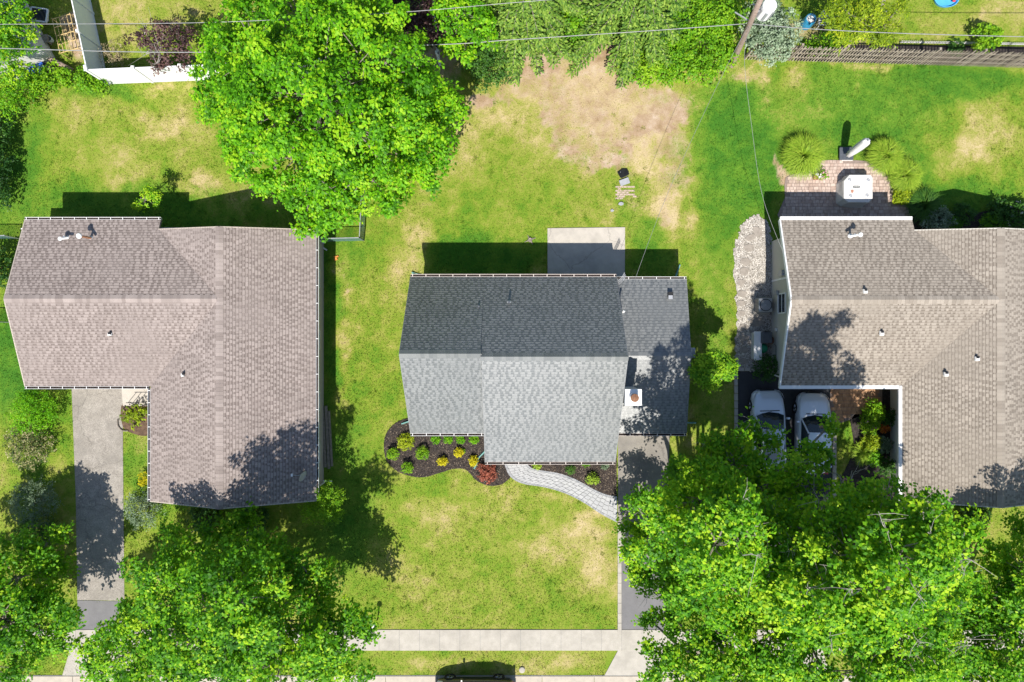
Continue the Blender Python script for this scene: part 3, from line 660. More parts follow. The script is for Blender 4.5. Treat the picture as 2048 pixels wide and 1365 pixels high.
# ------------------------------------------------------------------ roofs
EXPO = 0.152
WIDTHS = (.10, .13, .16, .19, .22, .26)
class Roof:
    def __init__(s, house, m):
        s.h = house; s.m = m; s.deck = MB(); s.strip_v = []; s.strip_t = []; s.tabs = []; s.odd = MB(); s.caps = 0
    def plane(s, poly, up):
        """poly: corners in 3-D (convex), up: horizontal uphill direction"""
        P_ = [Vector(p) for p in poly]; up = Vector((up[0], up[1], 0)).normalized(); u = Vector((up.y, -up.x, 0))
        hs = [p.dot(up) for p in P_]; lo = P_[hs.index(min(hs))]; hi = P_[hs.index(max(hs))]
        g = (hi.z - lo.z)/(hi.dot(up) - lo.dot(up)); sl = math.sqrt(1 + g*g)
        v3 = (up + Vector((0, 0, g)))/sl; n = u.cross(v3).normalized()
        if n.z < 0: n = -n
        h0 = lo.dot(up); z0 = lo.z
        s.deck.solid([p - n*.004 for p in P_], .14)
        pts = [(p.dot(u), (p.dot(up) - h0)*sl) for p in P_]
        vmax = max(p[1] for p in pts)
        def span(v):
            xs = []
            for i in range(len(pts)):
                a, b = pts[i], pts[(i+1) % len(pts)]
                if (a[1] - v)*(b[1] - v) <= 0 and a[1] != b[1]:
                    t = (v - a[1])/(b[1] - a[1]); xs.append(a[0] + (b[0]-a[0])*t)
            return (min(xs), max(xs)) if len(xs) >= 2 else None
        def pt(uu, vv, lift):
            return u*uu + up*(h0 + vv/sl) + Vector((0, 0, z0 + g*vv/sl)) + n*lift
        R_ = Matrix((u, v3, n)).transposed().to_4x4()
        va = 0.0
        while va < vmax - .02:
            vb = min(va + EXPO, vmax)
            sa = span(va + .001); sb = span(vb - .001)
            if sa and sb:
                vm = va + (vb - va)*.5
                sm = (sa[0]*.5 + sb[0]*.5, sa[1]*.5 + sb[1]*.5)
                s.strip(pt(sa[0], va, .009), pt(sa[1], va, .009), pt(sm[1], vm, .006), pt(sm[0], vm, .006), .17)
                s.strip(pt(sm[0], vm, .006), pt(sm[1], vm, .006), pt(sb[1], vb, .003), pt(sb[0], vb, .003), .42)
                s.strip(pt(sa[0], va, -.006), pt(sa[1], va, -.006), pt(sa[1], va, .009), pt(sa[0], va, .009), .1)
                lo_, hi_ = max(sa[0], sb[0]), min(sa[1], sb[1]); x = min(sa[0], sb[0]) + random.uniform(-.2, 0)
                while x < max(sa[1], sb[1]):
                    wd = random.choice(WIDTHS); gp = random.choice((.07, .10, .13, .16, .20))
                    if random.random() < .12: gp = .012
                    nz = vnoise(np.array([x*.9 + 50]), np.array([va*.9 + h0*3 + 50]), 2)[0]
                    t = round(min(.98, max(.45, .64 + (nz - .5)*.16 + random.uniform(-.12, .12)))*12)/12
                    if x > lo_ + .01 and x + wd < hi_ - .01 and vb - va > EXPO*.98:
                        s.tabs.append((R_, pt(x + wd/2, va, 0), wd, t))
                    else:
                        a0, a1 = max(x, sa[0]), min(x + wd, sa[1]); b0, b1 = max(x, sb[0]), min(x + wd, sb[1])
                        if a1 - a0 > .005 or b1 - b0 > .005:
                            a1 = max(a1, a0); b1 = max(b1, b0)
                            if a1 - a0 <= 0: a0 = a1 = min(max(a0, b0), b1)
                            if b1 - b0 <= 0: b0 = b1 = min(max(b0, a0), a1)
                            s.odd.tint = t
                            s.odd.add([pt(a0, va + .02, .019), pt(a1, va + .02, .019), pt(b1, vb, .006), pt(b0, vb, .006), pt(a0, va, 0), pt(a1, va, 0)], [(0, 1, 2, 3), (4, 5, 1, 0)])
                    x += wd + gp
            va = vb
    def strip(s, a, b, c, d, t):
        s.strip_v += [a, b, c, d]; s.strip_t.append(t)
    def ridge(s, a, b, ga, gb, side):
        """cap shingles from a to b; side: horizontal unit vector; ga/gb: fall on +side / -side"""
        a = Vector(a); b = Vector(b); L = (b - a).length; d = (b - a)/L; side = Vector((side[0], side[1], 0))
        x = 0.0; cache = {}
        while x < L - .05:
            ln = min(.2, L - x); t = random.choice((.42, .5, .6, .7, .8, .85))
            key = (round(ln, 3), t)
            if key not in cache:
                q = MB(); q.tint = t; hw = .20
                def e(xx, sgn, lift, gg): return d*xx + side*(sgn*hw) + Vector((0, 0, lift - gg*hw))
                def c(xx, lift): return d*xx + Vector((0, 0, lift))
                vs = [e(0, 1, .030, ga), c(0, .036), e(0, -1, .030, gb), e(ln + .03, 1, .022, ga), c(ln + .03, .026), e(ln + .03, -1, .022, gb),
                      e(0, 1, -.01, ga), e(0, -1, -.01, gb), e(ln + .03, 1, -.01, ga), e(ln + .03, -1, -.01, gb), c(0, 0)]
                q.add(vs, [(0, 1, 4, 3), (1, 2, 5, 4), (0, 3, 8, 6), (2, 7, 9, 5), (6, 10, 1, 0), (10, 7, 2, 1)])
                cache[key] = q.mesh('ridge_cap', s.m)
            o = bpy.data.objects.new('ridge_cap', cache[key]); link(o, s.roof); o.location = a + d*x
            x += ln
    def finish(s):
        s.roof = s.deck.build('roof', s.m, s.h)
        n = len(s.strip_t); V = np.array([tuple(v) for v in s.strip_v], np.float32)
        tag(np_mesh('shingle_backing', V, np.arange(4*n).reshape(-1, 4), s.m, s.strip_t, s.roof), kind='stuff')
        c = Vector((0, 0, CH))
        s.tabs.sort(key=lambda q: (q[1] - c).length_squared)
        lm = {}
        def local(wd, t):
            k = (wd, t)
            if k not in lm:
                q = MB(); q.tint = t; e = EXPO; w2 = wd/2
                vs_ = [(-w2, .022, .019), (w2, .022, .019), (w2, e, .006), (-w2, e, .006), (-w2, 0, 0), (w2, 0, 0), (w2, e, 0), (-w2, e, 0)]
                q.add(vs_, [(0, 1, 2, 3)]); q.tint = .12; q.add(vs_, [(4, 5, 1, 0), (5, 6, 2, 1), (7, 4, 0, 3)])
                lm[k] = q.mesh('shingle', s.m)
            return lm[k]
        for R_, p, wd, t in s.tabs[:300]:
            o = bpy.data.objects.new('shingle', local(wd, t)); link(o, s.roof); o.matrix_basis = Matrix.Translation(p) @ R_
        rest = s.tabs[300:]
        vs = []; ts = []
        for R_, p, wd, t in rest:
            ux = R_.col[0].xyz; vx = R_.col[1].xyz; nx = R_.col[2].xyz; w2 = wd/2
            a = p - ux*w2; b = p + ux*w2; e = vx*EXPO; l1 = nx*.019; l2 = nx*.006
            k_ = vx*.022; vs += [a + l1 + k_, b + l1 + k_, b + e + l2, a + e + l2, a, b, b + l1 + k_, a + l1 + k_]; ts += [t, .12]
        vs += [Vector(v) for v in []]
        V = np.array([tuple(v) for v in vs], np.float32)
        tag(np_mesh('shingle_field', V, np.arange(len(V)).reshape(-1, 4), s.m, ts, s.roof), kind='stuff')
        if s.odd.v: tag(s.odd.build('shingle_ends', s.m, s.roof), kind='stuff')

def gutter(house, a, b, out, m='white_metal', cover=False, step=.62, hang=True):
    """eave trough from a to b (world), out = outward horizontal direction"""
    a = Vector(a); b = Vector(b); o = Vector((out[0], out[1], 0)).normalized(); d = (b - a).normalized(); g = MB()
    wd = .125; tk = .012; z1 = Vector((0, 0, .02)); zb = Vector((0, 0, -.11))
    def q(p0, p1):  # thin wall between two profile offsets
        g.add([a + p0, b + p0, b + p1, a + p1], [(0, 1, 2, 3)])
    i0 = o*.015; i1 = o*wd
    prof = [i0 + z1, i0 + zb, i1 + zb, i1 + z1, i1 + o*tk*1.2 + z1, i1 + o*tk*1.2 + zb - Vector((0, 0, .012)), i0 - o*tk + zb - Vector((0, 0, .012)), i0 - o*tk + z1]
    n = len(prof); vs = [a + p for p in prof] + [b + p for p in prof]
    g.add(vs, [(k, (k+1) % n, (k+1) % n + n, k + n) for k in range(n)])
    g.add([a + p for p in prof[4:8]], [(0, 1, 2, 3)]); g.add([b + p for p in prof[4:8]], [(3, 2, 1, 0)])
    gu = g.build('gutter', m, house)
    if cover:
        c = MB(); c.bar(a + o*(wd/2 + .012) + Vector((0, 0, .032)), b + o*(wd/2 + .012) + Vector((0, 0, .032)), wd + .06, .012); c.build('gutter_guard', m, gu)
    else:
        c = MB(); c.bar(a + o*(wd/2 + .01) + Vector((0, 0, -.075)), b + o*(wd/2 + .01) + Vector((0, 0, -.075)), wd - .03, .03); c.build('gutter_sludge', 'gutter_dark', gu)
        if hang:
            L = (b - a).length; k = max(2, int(L/step)); me = None
            for i in range(k + 1):
                if me is None:
                    h = MB(); h.bar(Vector((0, 0, 0)), o*(wd + .01), .03, .012); me = h.mesh('gutter_hanger', m)
                p = bpy.data.objects.new('gutter_hanger', me); link(p, gu); p.location = a + d*(L*(i + .15)/(k + .3)) + Vector((0, 0, .026))
    return gu
def rake(house, a, b, m='white_metal', w_=.05, h_=.17):
    a = Vector(a); b = Vector(b)
    MB().bar(a - Vector((0, 0, .075)), b - Vector((0, 0, .075)), w_, h_).build('rake_board', m, house)
def downspout(house, pts, m='white_metal', r=.045):
    MB().tube(pts, r, 6).build('downspout', m, house)
def roof_vent(roof_parent, p, h=.22, r=.05, m='white_metal', lean=(0, 0), flash=True):
    v = MB(); v.tube([p, p + Vector((lean[0]*h, lean[1]*h, h))], r, 10); o = v.build('vent_pipe', m, roof_parent)
    if flash:
        f = MB(); f.lathe([(r*2.4, .0), (r*2.2, .04), (r*1.25, .10)], p, 12); f.build('vent_boot', 'grey_metal' if m != 'white_metal' else 'white_metal', o)
    return o
def wall_gable(house, x0, x1, y0, y1, ze, zr, axis, mid, m, name='wall'):
    b = MB(); zb = -.05
    if axis == 'x':   # ridge runs along x
        P_ = [(y0, zb), (y1, zb), (y1, ze), (mid, zr), (y0, ze)]; A = [(x0, p, q) for p, q in P_]; B = [(x1, p, q) for p, q in P_]
    else:
        P_ = [(x0, zb), (x1, zb), (x1, ze), (mid, zr), (x0, ze)]; A = [(p, y0, q) for p, q in P_]; B = [(p, y1, q) for p, q in P_]
    b.add(A + B, [(4, 3, 2, 1, 0), (5, 6, 7, 8, 9)] + [(k, (k+1) % 5, (k+1) % 5 + 5, k + 5) for k in range(5)])
    return b.build(name, m, house)
def opening(house, kind, c, wd, ht, nrm, frame='white_metal', pane='glass_dark'):
    """window or door on a wall; c = centre of it on the wall face, nrm = outward horizontal"""
    c = Vector(c); n = Vector((nrm[0], nrm[1], 0)); t = Vector((-n.y, n.x, 0))
    f = MB(); hw = wd/2; hh = ht/2; U = Vector((0, 0, 1)); fw = .07
    for a, b in ((c - t*(hw + fw/2) - U*(hh + fw), c - t*(hw + fw/2) + U*(hh + fw)), (c + t*(hw + fw/2) - U*(hh + fw), c + t*(hw + fw/2) + U*(hh + fw))):
        f.bar(a + n*.02, b + n*.02, .06, fw, up=t)
    f.bar(c - t*hw + U*(hh + fw/2) + n*.02, c + t*hw + U*(hh + fw/2) + n*.02, .06, fw); f.bar(c - t*hw - U*(hh + fw/2) + n*.025, c + t*hw - U*(hh + fw/2) + n*.025, .09, fw)
    o = f.build(kind, frame, house)
    if kind == 'window':
        MB().bar(c - t*hw + n*.012, c + t*hw + n*.012, .02, ht).build('pane', pane, o)
        MB().bar(c - t*hw + n*.03, c + t*hw + n*.03, .03, .045).build('sash_bar', frame, o)
    elif kind == 'garage_door':
        k = 4
        for i in range(k):
            MB().bar(c - t*hw + U*(-hh + ht*(i + .5)/k) + n*.015, c + t*hw + U*(-hh + ht*(i + .5)/k) + n*.015, .03, ht/k - .02).build('door_panel', frame, o)
    else:
        MB().bar(c - t*hw + n*.015, c + t*hw + n*.015, .03, ht).build('door_leaf', pane, o)
        MB().box(c + t*(hw - .1) + n*.06, (.05, .05, .05)).build('handle', 'grey_metal', o)
    return o

ZE, ZR = 2.75, 4.22
# ---- left house, brown shingles
HL = thing('house', 'ranch house with pinkish brown shingle roof, narrow gutters and a satellite dish', 'house', W(330, 700), 'houses in a row')
R = Roof(HL, 'shingle_brown')
a0, a1 = W(50, 440, ZE), W(327, 440, ZE); f0, f1 = W(52, 773, ZE), W(301, 773, ZE)
rl, rx = W(8, 598, ZR), W(438, 598, ZR)
nt_, nb_ = W(438, 454, ZR), W(438, 1018, ZR)
e0, e1 = W(632, 460, ZE), W(632, 1002, ZE); g1 = W(301, 1003, ZE)
ex = e0.x; e1.x = ex; g1.x = f1.x; nt_.x = nb_.x = rx.x; a1.y = a0.y; f1.y = f0.y; f0.x = a0.x; rl.x = min(rl.x, a0.x)
def on_plane_x(x_, xe, xr, ze, zr): return ze + (zr - ze)*(x_ - xe)/(xr - xe)
gyl = nt_.y - .12                        # gable line at the back
e0.y = W(632, 460, ZE).y; gyb = e0.y
# back valley: where the back slope of the east-west wing meets the left slope of the north-south wing
def zz_ew(y_): return ZR + (ZE - ZR)*(y_ - rl.y)/(a0.y - rl.y)
def x_on_ns(z_): return rx.x + (f1.x - rx.x)*(ZR - z_)/(ZR - ZE)
yv = gyb; vz = zz_ew(yv); vb_ = Vector((x_on_ns(vz), yv, vz)); a1.x = vb_.x + .02
R.plane([a0, a1, vb_, rx, rl], (0, -1))
R.plane([f0, f1, rx, rl], (0, 1))
R.plane([f1, g1, nb_, rx], (1, 0))
R.plane([vb_, nt_, rx], (1, 0))
R.plane([e0, e1, nb_, nt_], (-1, 0))
R.finish()
ge = (ZR - ZE)/(a0.y - rl.y); gf = (ZR - ZE)/(rl.y - f0.y); gl = (ZR - ZE)/(rx.x - f1.x); gr = (ZR - ZE)/(ex - rx.x)
R.ridge(rl, rx - Vector((.15, 0, 0)), ge, gf, (0, 1))
R.ridge(nt_, nb_, gr, gl, (1, 0))
wall_gable(HL, a0.x + .35, rx.x - .5, f0.y + .4, a0.y - .4, ZE - .05, ZR - .2, 'x', rl.y, 'siding_tan')
wall_gable(HL, f1.x + .4, ex - .35, nb_.y + .45, gyb - .25, ZE - .05, ZR - .2, 'y', rx.x, 'siding_tan')
gutter(HL, a0, a1, (0, 1)); gutter(HL, f0, f1 - Vector((.1, 0, 0)), (0, -1)); gutter(HL, f1 - Vector((0, .13, 0)), g1, (-1, 0)); gutter(HL, e1, e0, (1, 0), step=.95)
rake(HL, a0, rl, 'siding_tan'); rake(HL, f0, rl, 'siding_tan'); rake(HL, g1, nb_, 'siding_tan'); rake(HL, e1, nb_, 'siding_tan'); rake(HL, e0, nt_, 'siding_tan'); rake(HL, vb_, nt_, 'siding_tan')
downspout(HL, [Vector((ex + .06, W(0, 487).y, ZE - .1)), Vector((ex - .28, W(0, 487).y, ZE - .4)), Vector((ex - .28, W(0, 487).y, .15)), W(639, 491, .12), W(654, 501, .06)])
downspout(HL, [Vector((ex + .06, W(0, 964).y, ZE - .1)), Vector((ex - .28, W(0, 964).y, ZE - .4)), Vector((ex - .28, W(0, 964).y, .15)), W(640, 962, .12), W(664, 963, .06)])
v = roof_vent(HL, W(183, 477, 3.05), .45, .06, 'rust'); MB().tube([W(183, 477, 3.4), W(160, 473, 3.75)], .055, 8).build('vent_elbow', 'rust', v); MB().lathe([(.13, 0), (.15, .03), (.12, .10), (.02, .13)], W(159, 472.5, 3.72), 12).build('vent_cap', 'white_metal', v)
v = roof_vent(HL, W(137, 476, 3.02), .4, .05, 'white_metal'); MB().tube([W(137, 476, 3.4), W(122, 478, 3.55)], .05, 8).build('vent_elbow', 'white_metal', v); MB().lathe([(.10, 0), (.11, .05), (.03, .10)], W(121, 478, 3.5), 12).build('vent_cap', 'white_metal', v)
MB().box(W(219, 669, 3.75), (.22, .16, .10), taper=.7).build('roof_vent', 'white_metal', HL); MB().box(W(219, 667, 3.80), (.12, .12, .1)).build('vent_hood', 'black_plastic', HL)
MB().box(W(365, 750, 3.6), (.16, .2, .10), taper=.7).build('roof_vent', 'white_metal', HL); MB().box(W(366, 748, 3.65), (.1, .12, .1)).build('vent_hood', 'black_plastic', HL)
opening(HL, 'garage_door', (W(195, 770).x, f0.y + .4, 1.1), 2.5, 2.1, (0, -1)); opening(HL, 'door', (W(276, 770).x, f0.y + .4, 1.05), .9, 2.0, (0, -1), pane='rust')
for py in (560, 680, 800, 900): opening(HL, 'window', (ex - .35, W(0, py).y, 1.6), 1.0, 1.1, (1, 0))
for px in (120, 230): opening(HL, 'window', (W(px, 0).x, a0.y - .4, 1.6), 1.2, 1.0, (0, 1))
for px in (380, 500): opening(HL, 'window', (W(px, 0).x, nb_.y + .45, 1.5), 1.3, 1.2, (0, -1))
dish = thing('satellite_dish', 'small grey satellite dish on the shaded eave of the brown roof', 'dish', W(600, 950, 3.0))
p = W(603, 948, 3.05)
MB().tube([p + Vector((0, 0, -.12)), p + Vector((0, 0, .25)), p + Vector((.05, -.05, .4))], .025, 8).build('mast', 'grey_metal', dish)
b = MB(); rim = []
for r_, z_ in ((.02, 0), (.15, .015), (.27, .05), (.35, .09)):
    rim.append((r_, z_))
b.lathe(rim, (0, 0, 0), 20, 1.0, .82); dm = b.build('reflector', 'grey_metal', dish); dm.matrix_parent_inverse = Matrix.Translation(-Vector(dish['base'])); dm.location = p + Vector((.12, -.02, .4)); dm.rotation_euler = (math.radians(20), math.radians(78), 0)
MB().tube([p + Vector((.05, -.05, .25)), p + Vector((-.34, .02, .42))], .018, 6).build('feed_arm', 'grey_metal', dish)
MB().box(p + Vector((-.36, .02, .45)), (.09, .14, .08)).build('receiver', 'white_metal', dish)

# ---- middle house, grey shingles
HM = thing('house', 'gabled house with steep grey shingle roof, white chimney cap and lower side wing', 'house', W(1080, 740), 'houses in a row')
R = Roof(HM, 'shingle_grey')
zem, zrm = 3.0, 6.65
b0, b1 = W(825, 554, zem), W(1234, 554, zem)
rA, rB = W(798, 708, zrm), W(1253, 714, zrm); xs_ = W(961, 700, zrm).x
rB.y = rB.y; rAm = Vector((xs_, rA.y, zrm)); rBm = Vector((xs_, rB.y, zrm))
cA, cB = W(822, 867, zem), W(970, 867, zem)
zef = 2.6
dA, dB = W(970, 924, zef), W(1232, 924, zef)
b0.x = cA.x = rA.x = -5.35; b1.x = rB.x = dB.x = 5.5; cB.x = dA.x = W(970, 924, zef).x
R.plane([b0, Vector((xs_, b0.y, zem)), rAm, rA], (0, -1))
R.plane([Vector((xs_, b0.y, zem)), b1, rB, rBm], (0, -1))
R.plane([cA, Vector((xs_ - .02, cA.y, zem)), rAm - Vector((.02, 0, 0)), rA], (0, 1))
R.plane([dA, dB, rB, Vector((dA.x, rB.y, zrm))], (0, 1))
R.plane([Vector((xs_ - .02, cB.y, zem)), Vector((dA.x, cB.y, zem)), Vector((dA.x, rA.y, zrm)), Vector((xs_ - .02, rA.y, zrm))], (0, 1))
zw, zwr = 2.6, 3.55
wb0, wb1 = W(1240, 559, zw), W(1376, 559, zw); wr0, wr1 = W(1240, 712, zwr), W(1383, 712, zwr); wf0, wf1 = W(1236, 867, zw), W(1373, 867, zw)
wb0.x = wr0.x = wf0.x = 5.36; wb1.x = wr1.x = wf1.x = 9.30
R.plane([wb0, wb1, wr1, wr0], (0, -1)); R.plane([wf0, wf1, wr1, wr0], (0, 1))
R.finish()
gm_b = (zrm - zem)/(b0.y - rA.y); gm_f = (zrm - zem)/(rA.y - cA.y); gm_f2 = (zrm - zef)/(rB.y - dA.y)
R.ridge(rA, rAm, gm_b, gm_f, (0, 1)); R.ridge(rBm, rB, gm_b, gm_f2, (0, 1)); R.ridge(wr0, wr1, .25, .24, (0, 1))
wall_gable(HM, b0.x + .2, dA.x + .3, cA.y + .4, b0.y - .4, zem + .2, zrm - .2, 'x', rA.y, 'siding_white')
wall_gable(HM, dA.x + .25, b1.x - .2, dA.y + .4, b0.y - .4, zef + .05, zrm - .25, 'x', rB.y, 'siding_white', 'wall')
wall_gable(HM, b1.x - .25, wb1.x - .25, wf0.y + .35, wb0.y - .35, zw - .05, zwr - .2, 'x', wr0.y, 'siding_white', 'wall')
GC = 'gutter_cream'
gutter(HM, b0, b1, (0, 1), GC, step=.7); gutter(HM, wb0, wb1, (0, 1), 'white_metal', step=.7); gutter(HM, cA, cB - Vector((.05, 0, 0)), (0, -1), 'white_metal', step=.75); gutter(HM, dA, dB, (0, -1), GC, step=.85); gutter(HM, wf0 + Vector((.1, 0, 0)), wf1, (0, -1), GC, step=.7)
for a_, b_ in ((b0, rA), (cA, rA), (b1, rB), (dB, rB), (wb1, wr1), (wf1, wr1)): rake(HM, a_, b_, 'trim_grey', .03, .15)
rake(HM, dA, Vector((dA.x, rB.y - .6, zrm - .6*gm_f2)), 'trim_grey', .025)
# chimney
chm = MB(); cc = W(1266.5, 795, 5.6); chm.box((cc.x, cc.y, 2.8), (.72, .74, 5.5)); ch = chm.build('chimney', 'siding_white', HM)
MB().box((cc.x, cc.y, 5.6), (.82, .80, .10)).build('chimney_cap', 'vinyl_white', ch, bevel=.01)
fl = MB(); fl.lathe([(.17, 0), (.17, .32), (.20, .32), (.20, .42), (.05, .47)], (cc.x, cc.y, 5.65), 18); fl.build('flue', 'rust', ch)
MB().tube([(cc.x, cc.y, 5.65), (cc.x, cc.y, 5.85)], .22, 18).build('flue_collar', 'white_metal', ch)
roof_vent(HM, W(958, 614, 4.35), .3, .05, 'dark_grey_metal'); roof_vent(HM, W(1018, 606, 4.2), .42, .06, 'dark_grey_metal')
MB().lathe([(.16, -.1), (.15, .02), (.09, .05)], W(1018, 608, 4.2), 14).build('vent_boot', 'grey_metal', HM)
MB().box(W(1341, 590, 2.98), (.26, .30, .14)).build('box_vent', 'black_plastic', HM); MB().box(W(1341, 595, 3.06), (.22, .2, .05)).build('vent_hood', 'grey_metal', HM)
ms = MB(); mp = W(1246, 625, 4.35); mp.x = 5.62; ms.tube([mp + Vector((0, 0, -1.4)), mp + Vector((0, 0, .15))], .04, 8); ms.tube([mp + Vector((0, 0, .15)), mp + Vector((.05, .08, .2))], .06, 8); MASTP = mp + Vector((.03, .05, .1)); ms.build('service_mast', 'white_metal', HM)
for k in range(3):
    q = W(1240 + k*5, 563 + k*3, 3.0); q.x = 5.58 + .03*k
    MB().tube([q, q + Vector((.18, .18, .3)), q + Vector((.3, .42, .36))], .018, 5).build('service_hook', 'grey_metal', HM)
MB().box(W(1384, 706, 2.5) + Vector((0, 0, 0)), (.26, .55, .4)).build('wall_lamp_box', 'grey_metal', HM, bevel=.04)
downspout(HM, [b0 + Vector((.05, .08, -.12)), b0 + Vector((.35, -.3, -.5)), Vector((b0.x + .3, b0.y - .33, .2)), W(824, 545, .1), W(846, 552, .06)], 'downspout_green')
downspout(HM, [cA + Vector((.05, -.08, -.12)), cA + Vector((.12, .45, -.5)), Vector((cA.x + .1, cA.y + .5, .2)), W(812, 845, .12), W(803, 848, .08)], 'downspout_green')
downspout(HM, [dA + Vector((.05, -.05, -.12)), dA + Vector((.1, .45, -.4)), Vector((dA.x + .1, dA.y + .5, .25)), W(968, 905, .14), W(958, 915, .09), W(952, 930, .07), W(948, 938, .07)], 'downspout_green', .05)
downspout(HM, [wb1 + Vector((-.2, .08, -.12)), wb1 + Vector((-.35, -.25, -.4)), Vector((wb1.x - .35, wb1.y - .28, .25)), W(1352, 552, .15), W(1360, 530, .07)], 'downspout_green')
downspout(HM, [wf1 + Vector((-.15, -.08, -.12)), wf1 + Vector((-.2, .3, -.4)), Vector((wf1.x - .2, wf1.y + .3, .25)), W(1378, 846, .12), W(1392, 846, .07)], 'downspout_green')
opening(HM, 'garage_door', (W(1302, 0).x, wf0.y + .35, 1.1), 2.5, 2.1, (0, -1)); opening(HM, 'door', (W(1030, 0).x, dA.y + .4, 1.05), .95, 2.05, (0, -1), pane='rust')
for px in (870, 930): opening(HM, 'window', (W(px, 0).x, cA.y + .4, 1.5), 1.0, 1.3, (0, -1))
for px in (1120, 1180): opening(HM, 'window', (W(px, 0).x, dA.y + .4, 1.4), 1.1, 1.2, (0, -1))
for px in (900, 1000): opening(HM, 'window', (W(px, 0).x, b0.y - .4, 1.7), 1.0, 1.1, (0, 1))
opening(HM, 'door', (W(1170, 0).x, b0.y - .4, 1.1), 1.6, 2.05, (0, 1), pane='glass_dark')
for py in (640, 780): opening(HM, 'window', (wb1.x - .25, W(0, py).y, 1.5), .9, 1.0, (1, 0))
opening(HM, 'window', (b0.x + .2, W(0, 700).y, 4.2), .9, 1.1, (-1, 0)); opening(HM, 'window', (b0.x + .2, W(0, 640).y, 1.6), .9, 1.1, (-1, 0))

# ---- right house, taupe shingles
HR = thing('house', 'ranch house with taupe shingle roof, wide white gutters and cream siding', 'house', W(1750, 700), 'houses in a row')
R = Roof(HR, 'shingle_taupe')
a0, a1 = W(1560, 440, ZE), W(1831, 440, ZE); f0, f1 = W(1559, 772, ZE), W(1803, 772, ZE)
rl, rx = W(1580, 600, ZR), W(2003, 600, ZR); nt_, nb_ = W(2003, 457, ZR), W(2003, 1016, ZR)
g1 = W(1803, 1002, ZE); ex = rx.x + (rx.x - f1.x); e0 = Vector((ex, W(0, 462, ZE).y, ZE)); e1 = Vector((ex, g1.y, ZE))
g1.x = f1.x; nt_.x = nb_.x = rx.x; a1.y = a0.y; f1.y = f0.y; f0.x = rl.x = a0.x; gyb = e0.y
vz = zz_ew(gyb); vb_ = Vector((x_on_ns(vz), gyb, vz)); a1.x = vb_.x - .02
R.plane([a0, a1, vb_, rx, rl], (0, -1)); R.plane([f0, f1, rx, rl], (0, 1)); R.plane([f1, g1, nb_, rx], (1, 0)); R.plane([vb_, nt_, rx], (1, 0)); R.plane([e0, e1, nb_, nt_], (-1, 0))
R.finish()
ge = (ZR - ZE)/(a0.y - rl.y); gf = (ZR - ZE)/(rl.y - f0.y); gl = (ZR - ZE)/(rx.x - f1.x)
R.ridge(rl, rx - Vector((.15, 0, 0)), ge, gf, (0, 1)); R.ridge(nt_, nb_, gl, gl, (1, 0))
XW = W(1543, 0).x
wall_gable(HR, XW, rx.x, f0.y + .55, a0.y - .75, ZE + .02, ZR - .22, 'x', rl.y, 'siding_cream')
XC = W(1780, 0).x
wall_gable(HR, XC, ex - .5, nb_.y + .5, gyb - .3, ZE + .06, ZR - .22, 'y', rx.x, 'siding_cream')
gutter(HR, a0, a1, (0, 1), cover=True); gutter(HR, f0 - Vector((.05, 0, 0)), f1 - Vector((.13, 0, 0)), (0, -1), cover=True); gutter(HR, f1 - Vector((0, .0, 0)), g1, (-1, 0), cover=True); gutter(HR, e1, e0, (1, 0), cover=True)
for a_, b_ in ((a0, rl), (f0, rl)): rake(HR, a_, b_, 'vinyl_white', .07, .2)
for a_, b_ in ((g1, nb_), (e1, nb_), (e0, nt_), (vb_, nt_)): rake(HR, a_, b_, 'siding_cream')
v = roof_vent(HR, W(1700, 473, 3.05), .55, .06, 'white_metal'); MB().tube([W(1700, 473, 3.5), W(1718, 470, 3.7)], .055, 8).build('vent_elbow', 'white_metal', v); MB().lathe([(.11, 0), (.13, .04), (.10, .12), (.02, .14)], W(1720, 470, 3.7), 12).build('vent_cap', 'white_metal', v)
for px, py, z_ in ((1731, 583, 4.1), (1764, 667, 3.75), (1893, 749, 3.5), (1955, 718, 3.9)):
    MB().box(W(px, py, z_ + .03), (.24, .24, .10), taper=.75).build('roof_vent', 'white_metal', HR); MB().box(W(px + 1, py - 3, z_ + .11), (.12, .12, .08)).build('vent_hood', 'black_plastic', HR)
opening(HR, 'window', (XW, W(0, 607, 1.6).y, 1.55), 1.0, .9, (-1, 0), 'vinyl_white')
for py in (766, 829): opening(HR, 'window', (XC, W(0, py, 1.5).y, 1.6), 1.0 if py > 800 else .7, 1.2, (-1, 0), 'vinyl_white')
MB().bar((XW - .02, W(0, 598).y + 1.0, .1), (XW - .02, W(0, 598).y + 1.0, 3.7), .1, .04).build('trim_board', 'vinyl_white', HR)
opening(HR, 'garage_door', (W(1600, 0).x, f0.y + .55, 1.1), 2.5, 2.1, (0, -1)); opening(HR, 'door', (W(1715, 0).x, f0.y + .55, 1.05), .95, 2.05, (0, -1), pane='rust')
opening(HR, 'door', (W(1690, 0).x, a0.y - .75, 1.1), 1.7, 2.05, (0, 1), pane='glass_dark')
for px in (1620, 1780): opening(HR, 'window', (W(px, 0).x, a0.y - .75, 1.6), 1.0, 1.1, (0, 1))
q = Vector((XW - .12, W(0, 552).y, 2.2)); MB().tube([q + Vector((.1, 0, -1.2)), q + Vector((.05, 0, .9)), q + Vector((-.15, .06, 1.1))], .03, 6).build('service_mast', 'grey_metal', HR)
MB().box(q + Vector((.05, 0, -.6)), (.14, .3, .45)).build('meter_box', 'grey_metal', HR)
MB().box((XW - .05, W(0, 660).y, .8), (.08, .18, .2)).build('hose_tap', 'white_metal', HR)
q = Vector((XW - .05, W(0, 700).y, .9)); MB().tube([q + Vector((0, -.3, -.3)), q + Vector((-.12, -.25, .2)), q + Vector((-.12, .25, .2)), q + Vector((0, .3, -.3))], .02, 6).build('hose_bracket', 'black_plastic', HR)
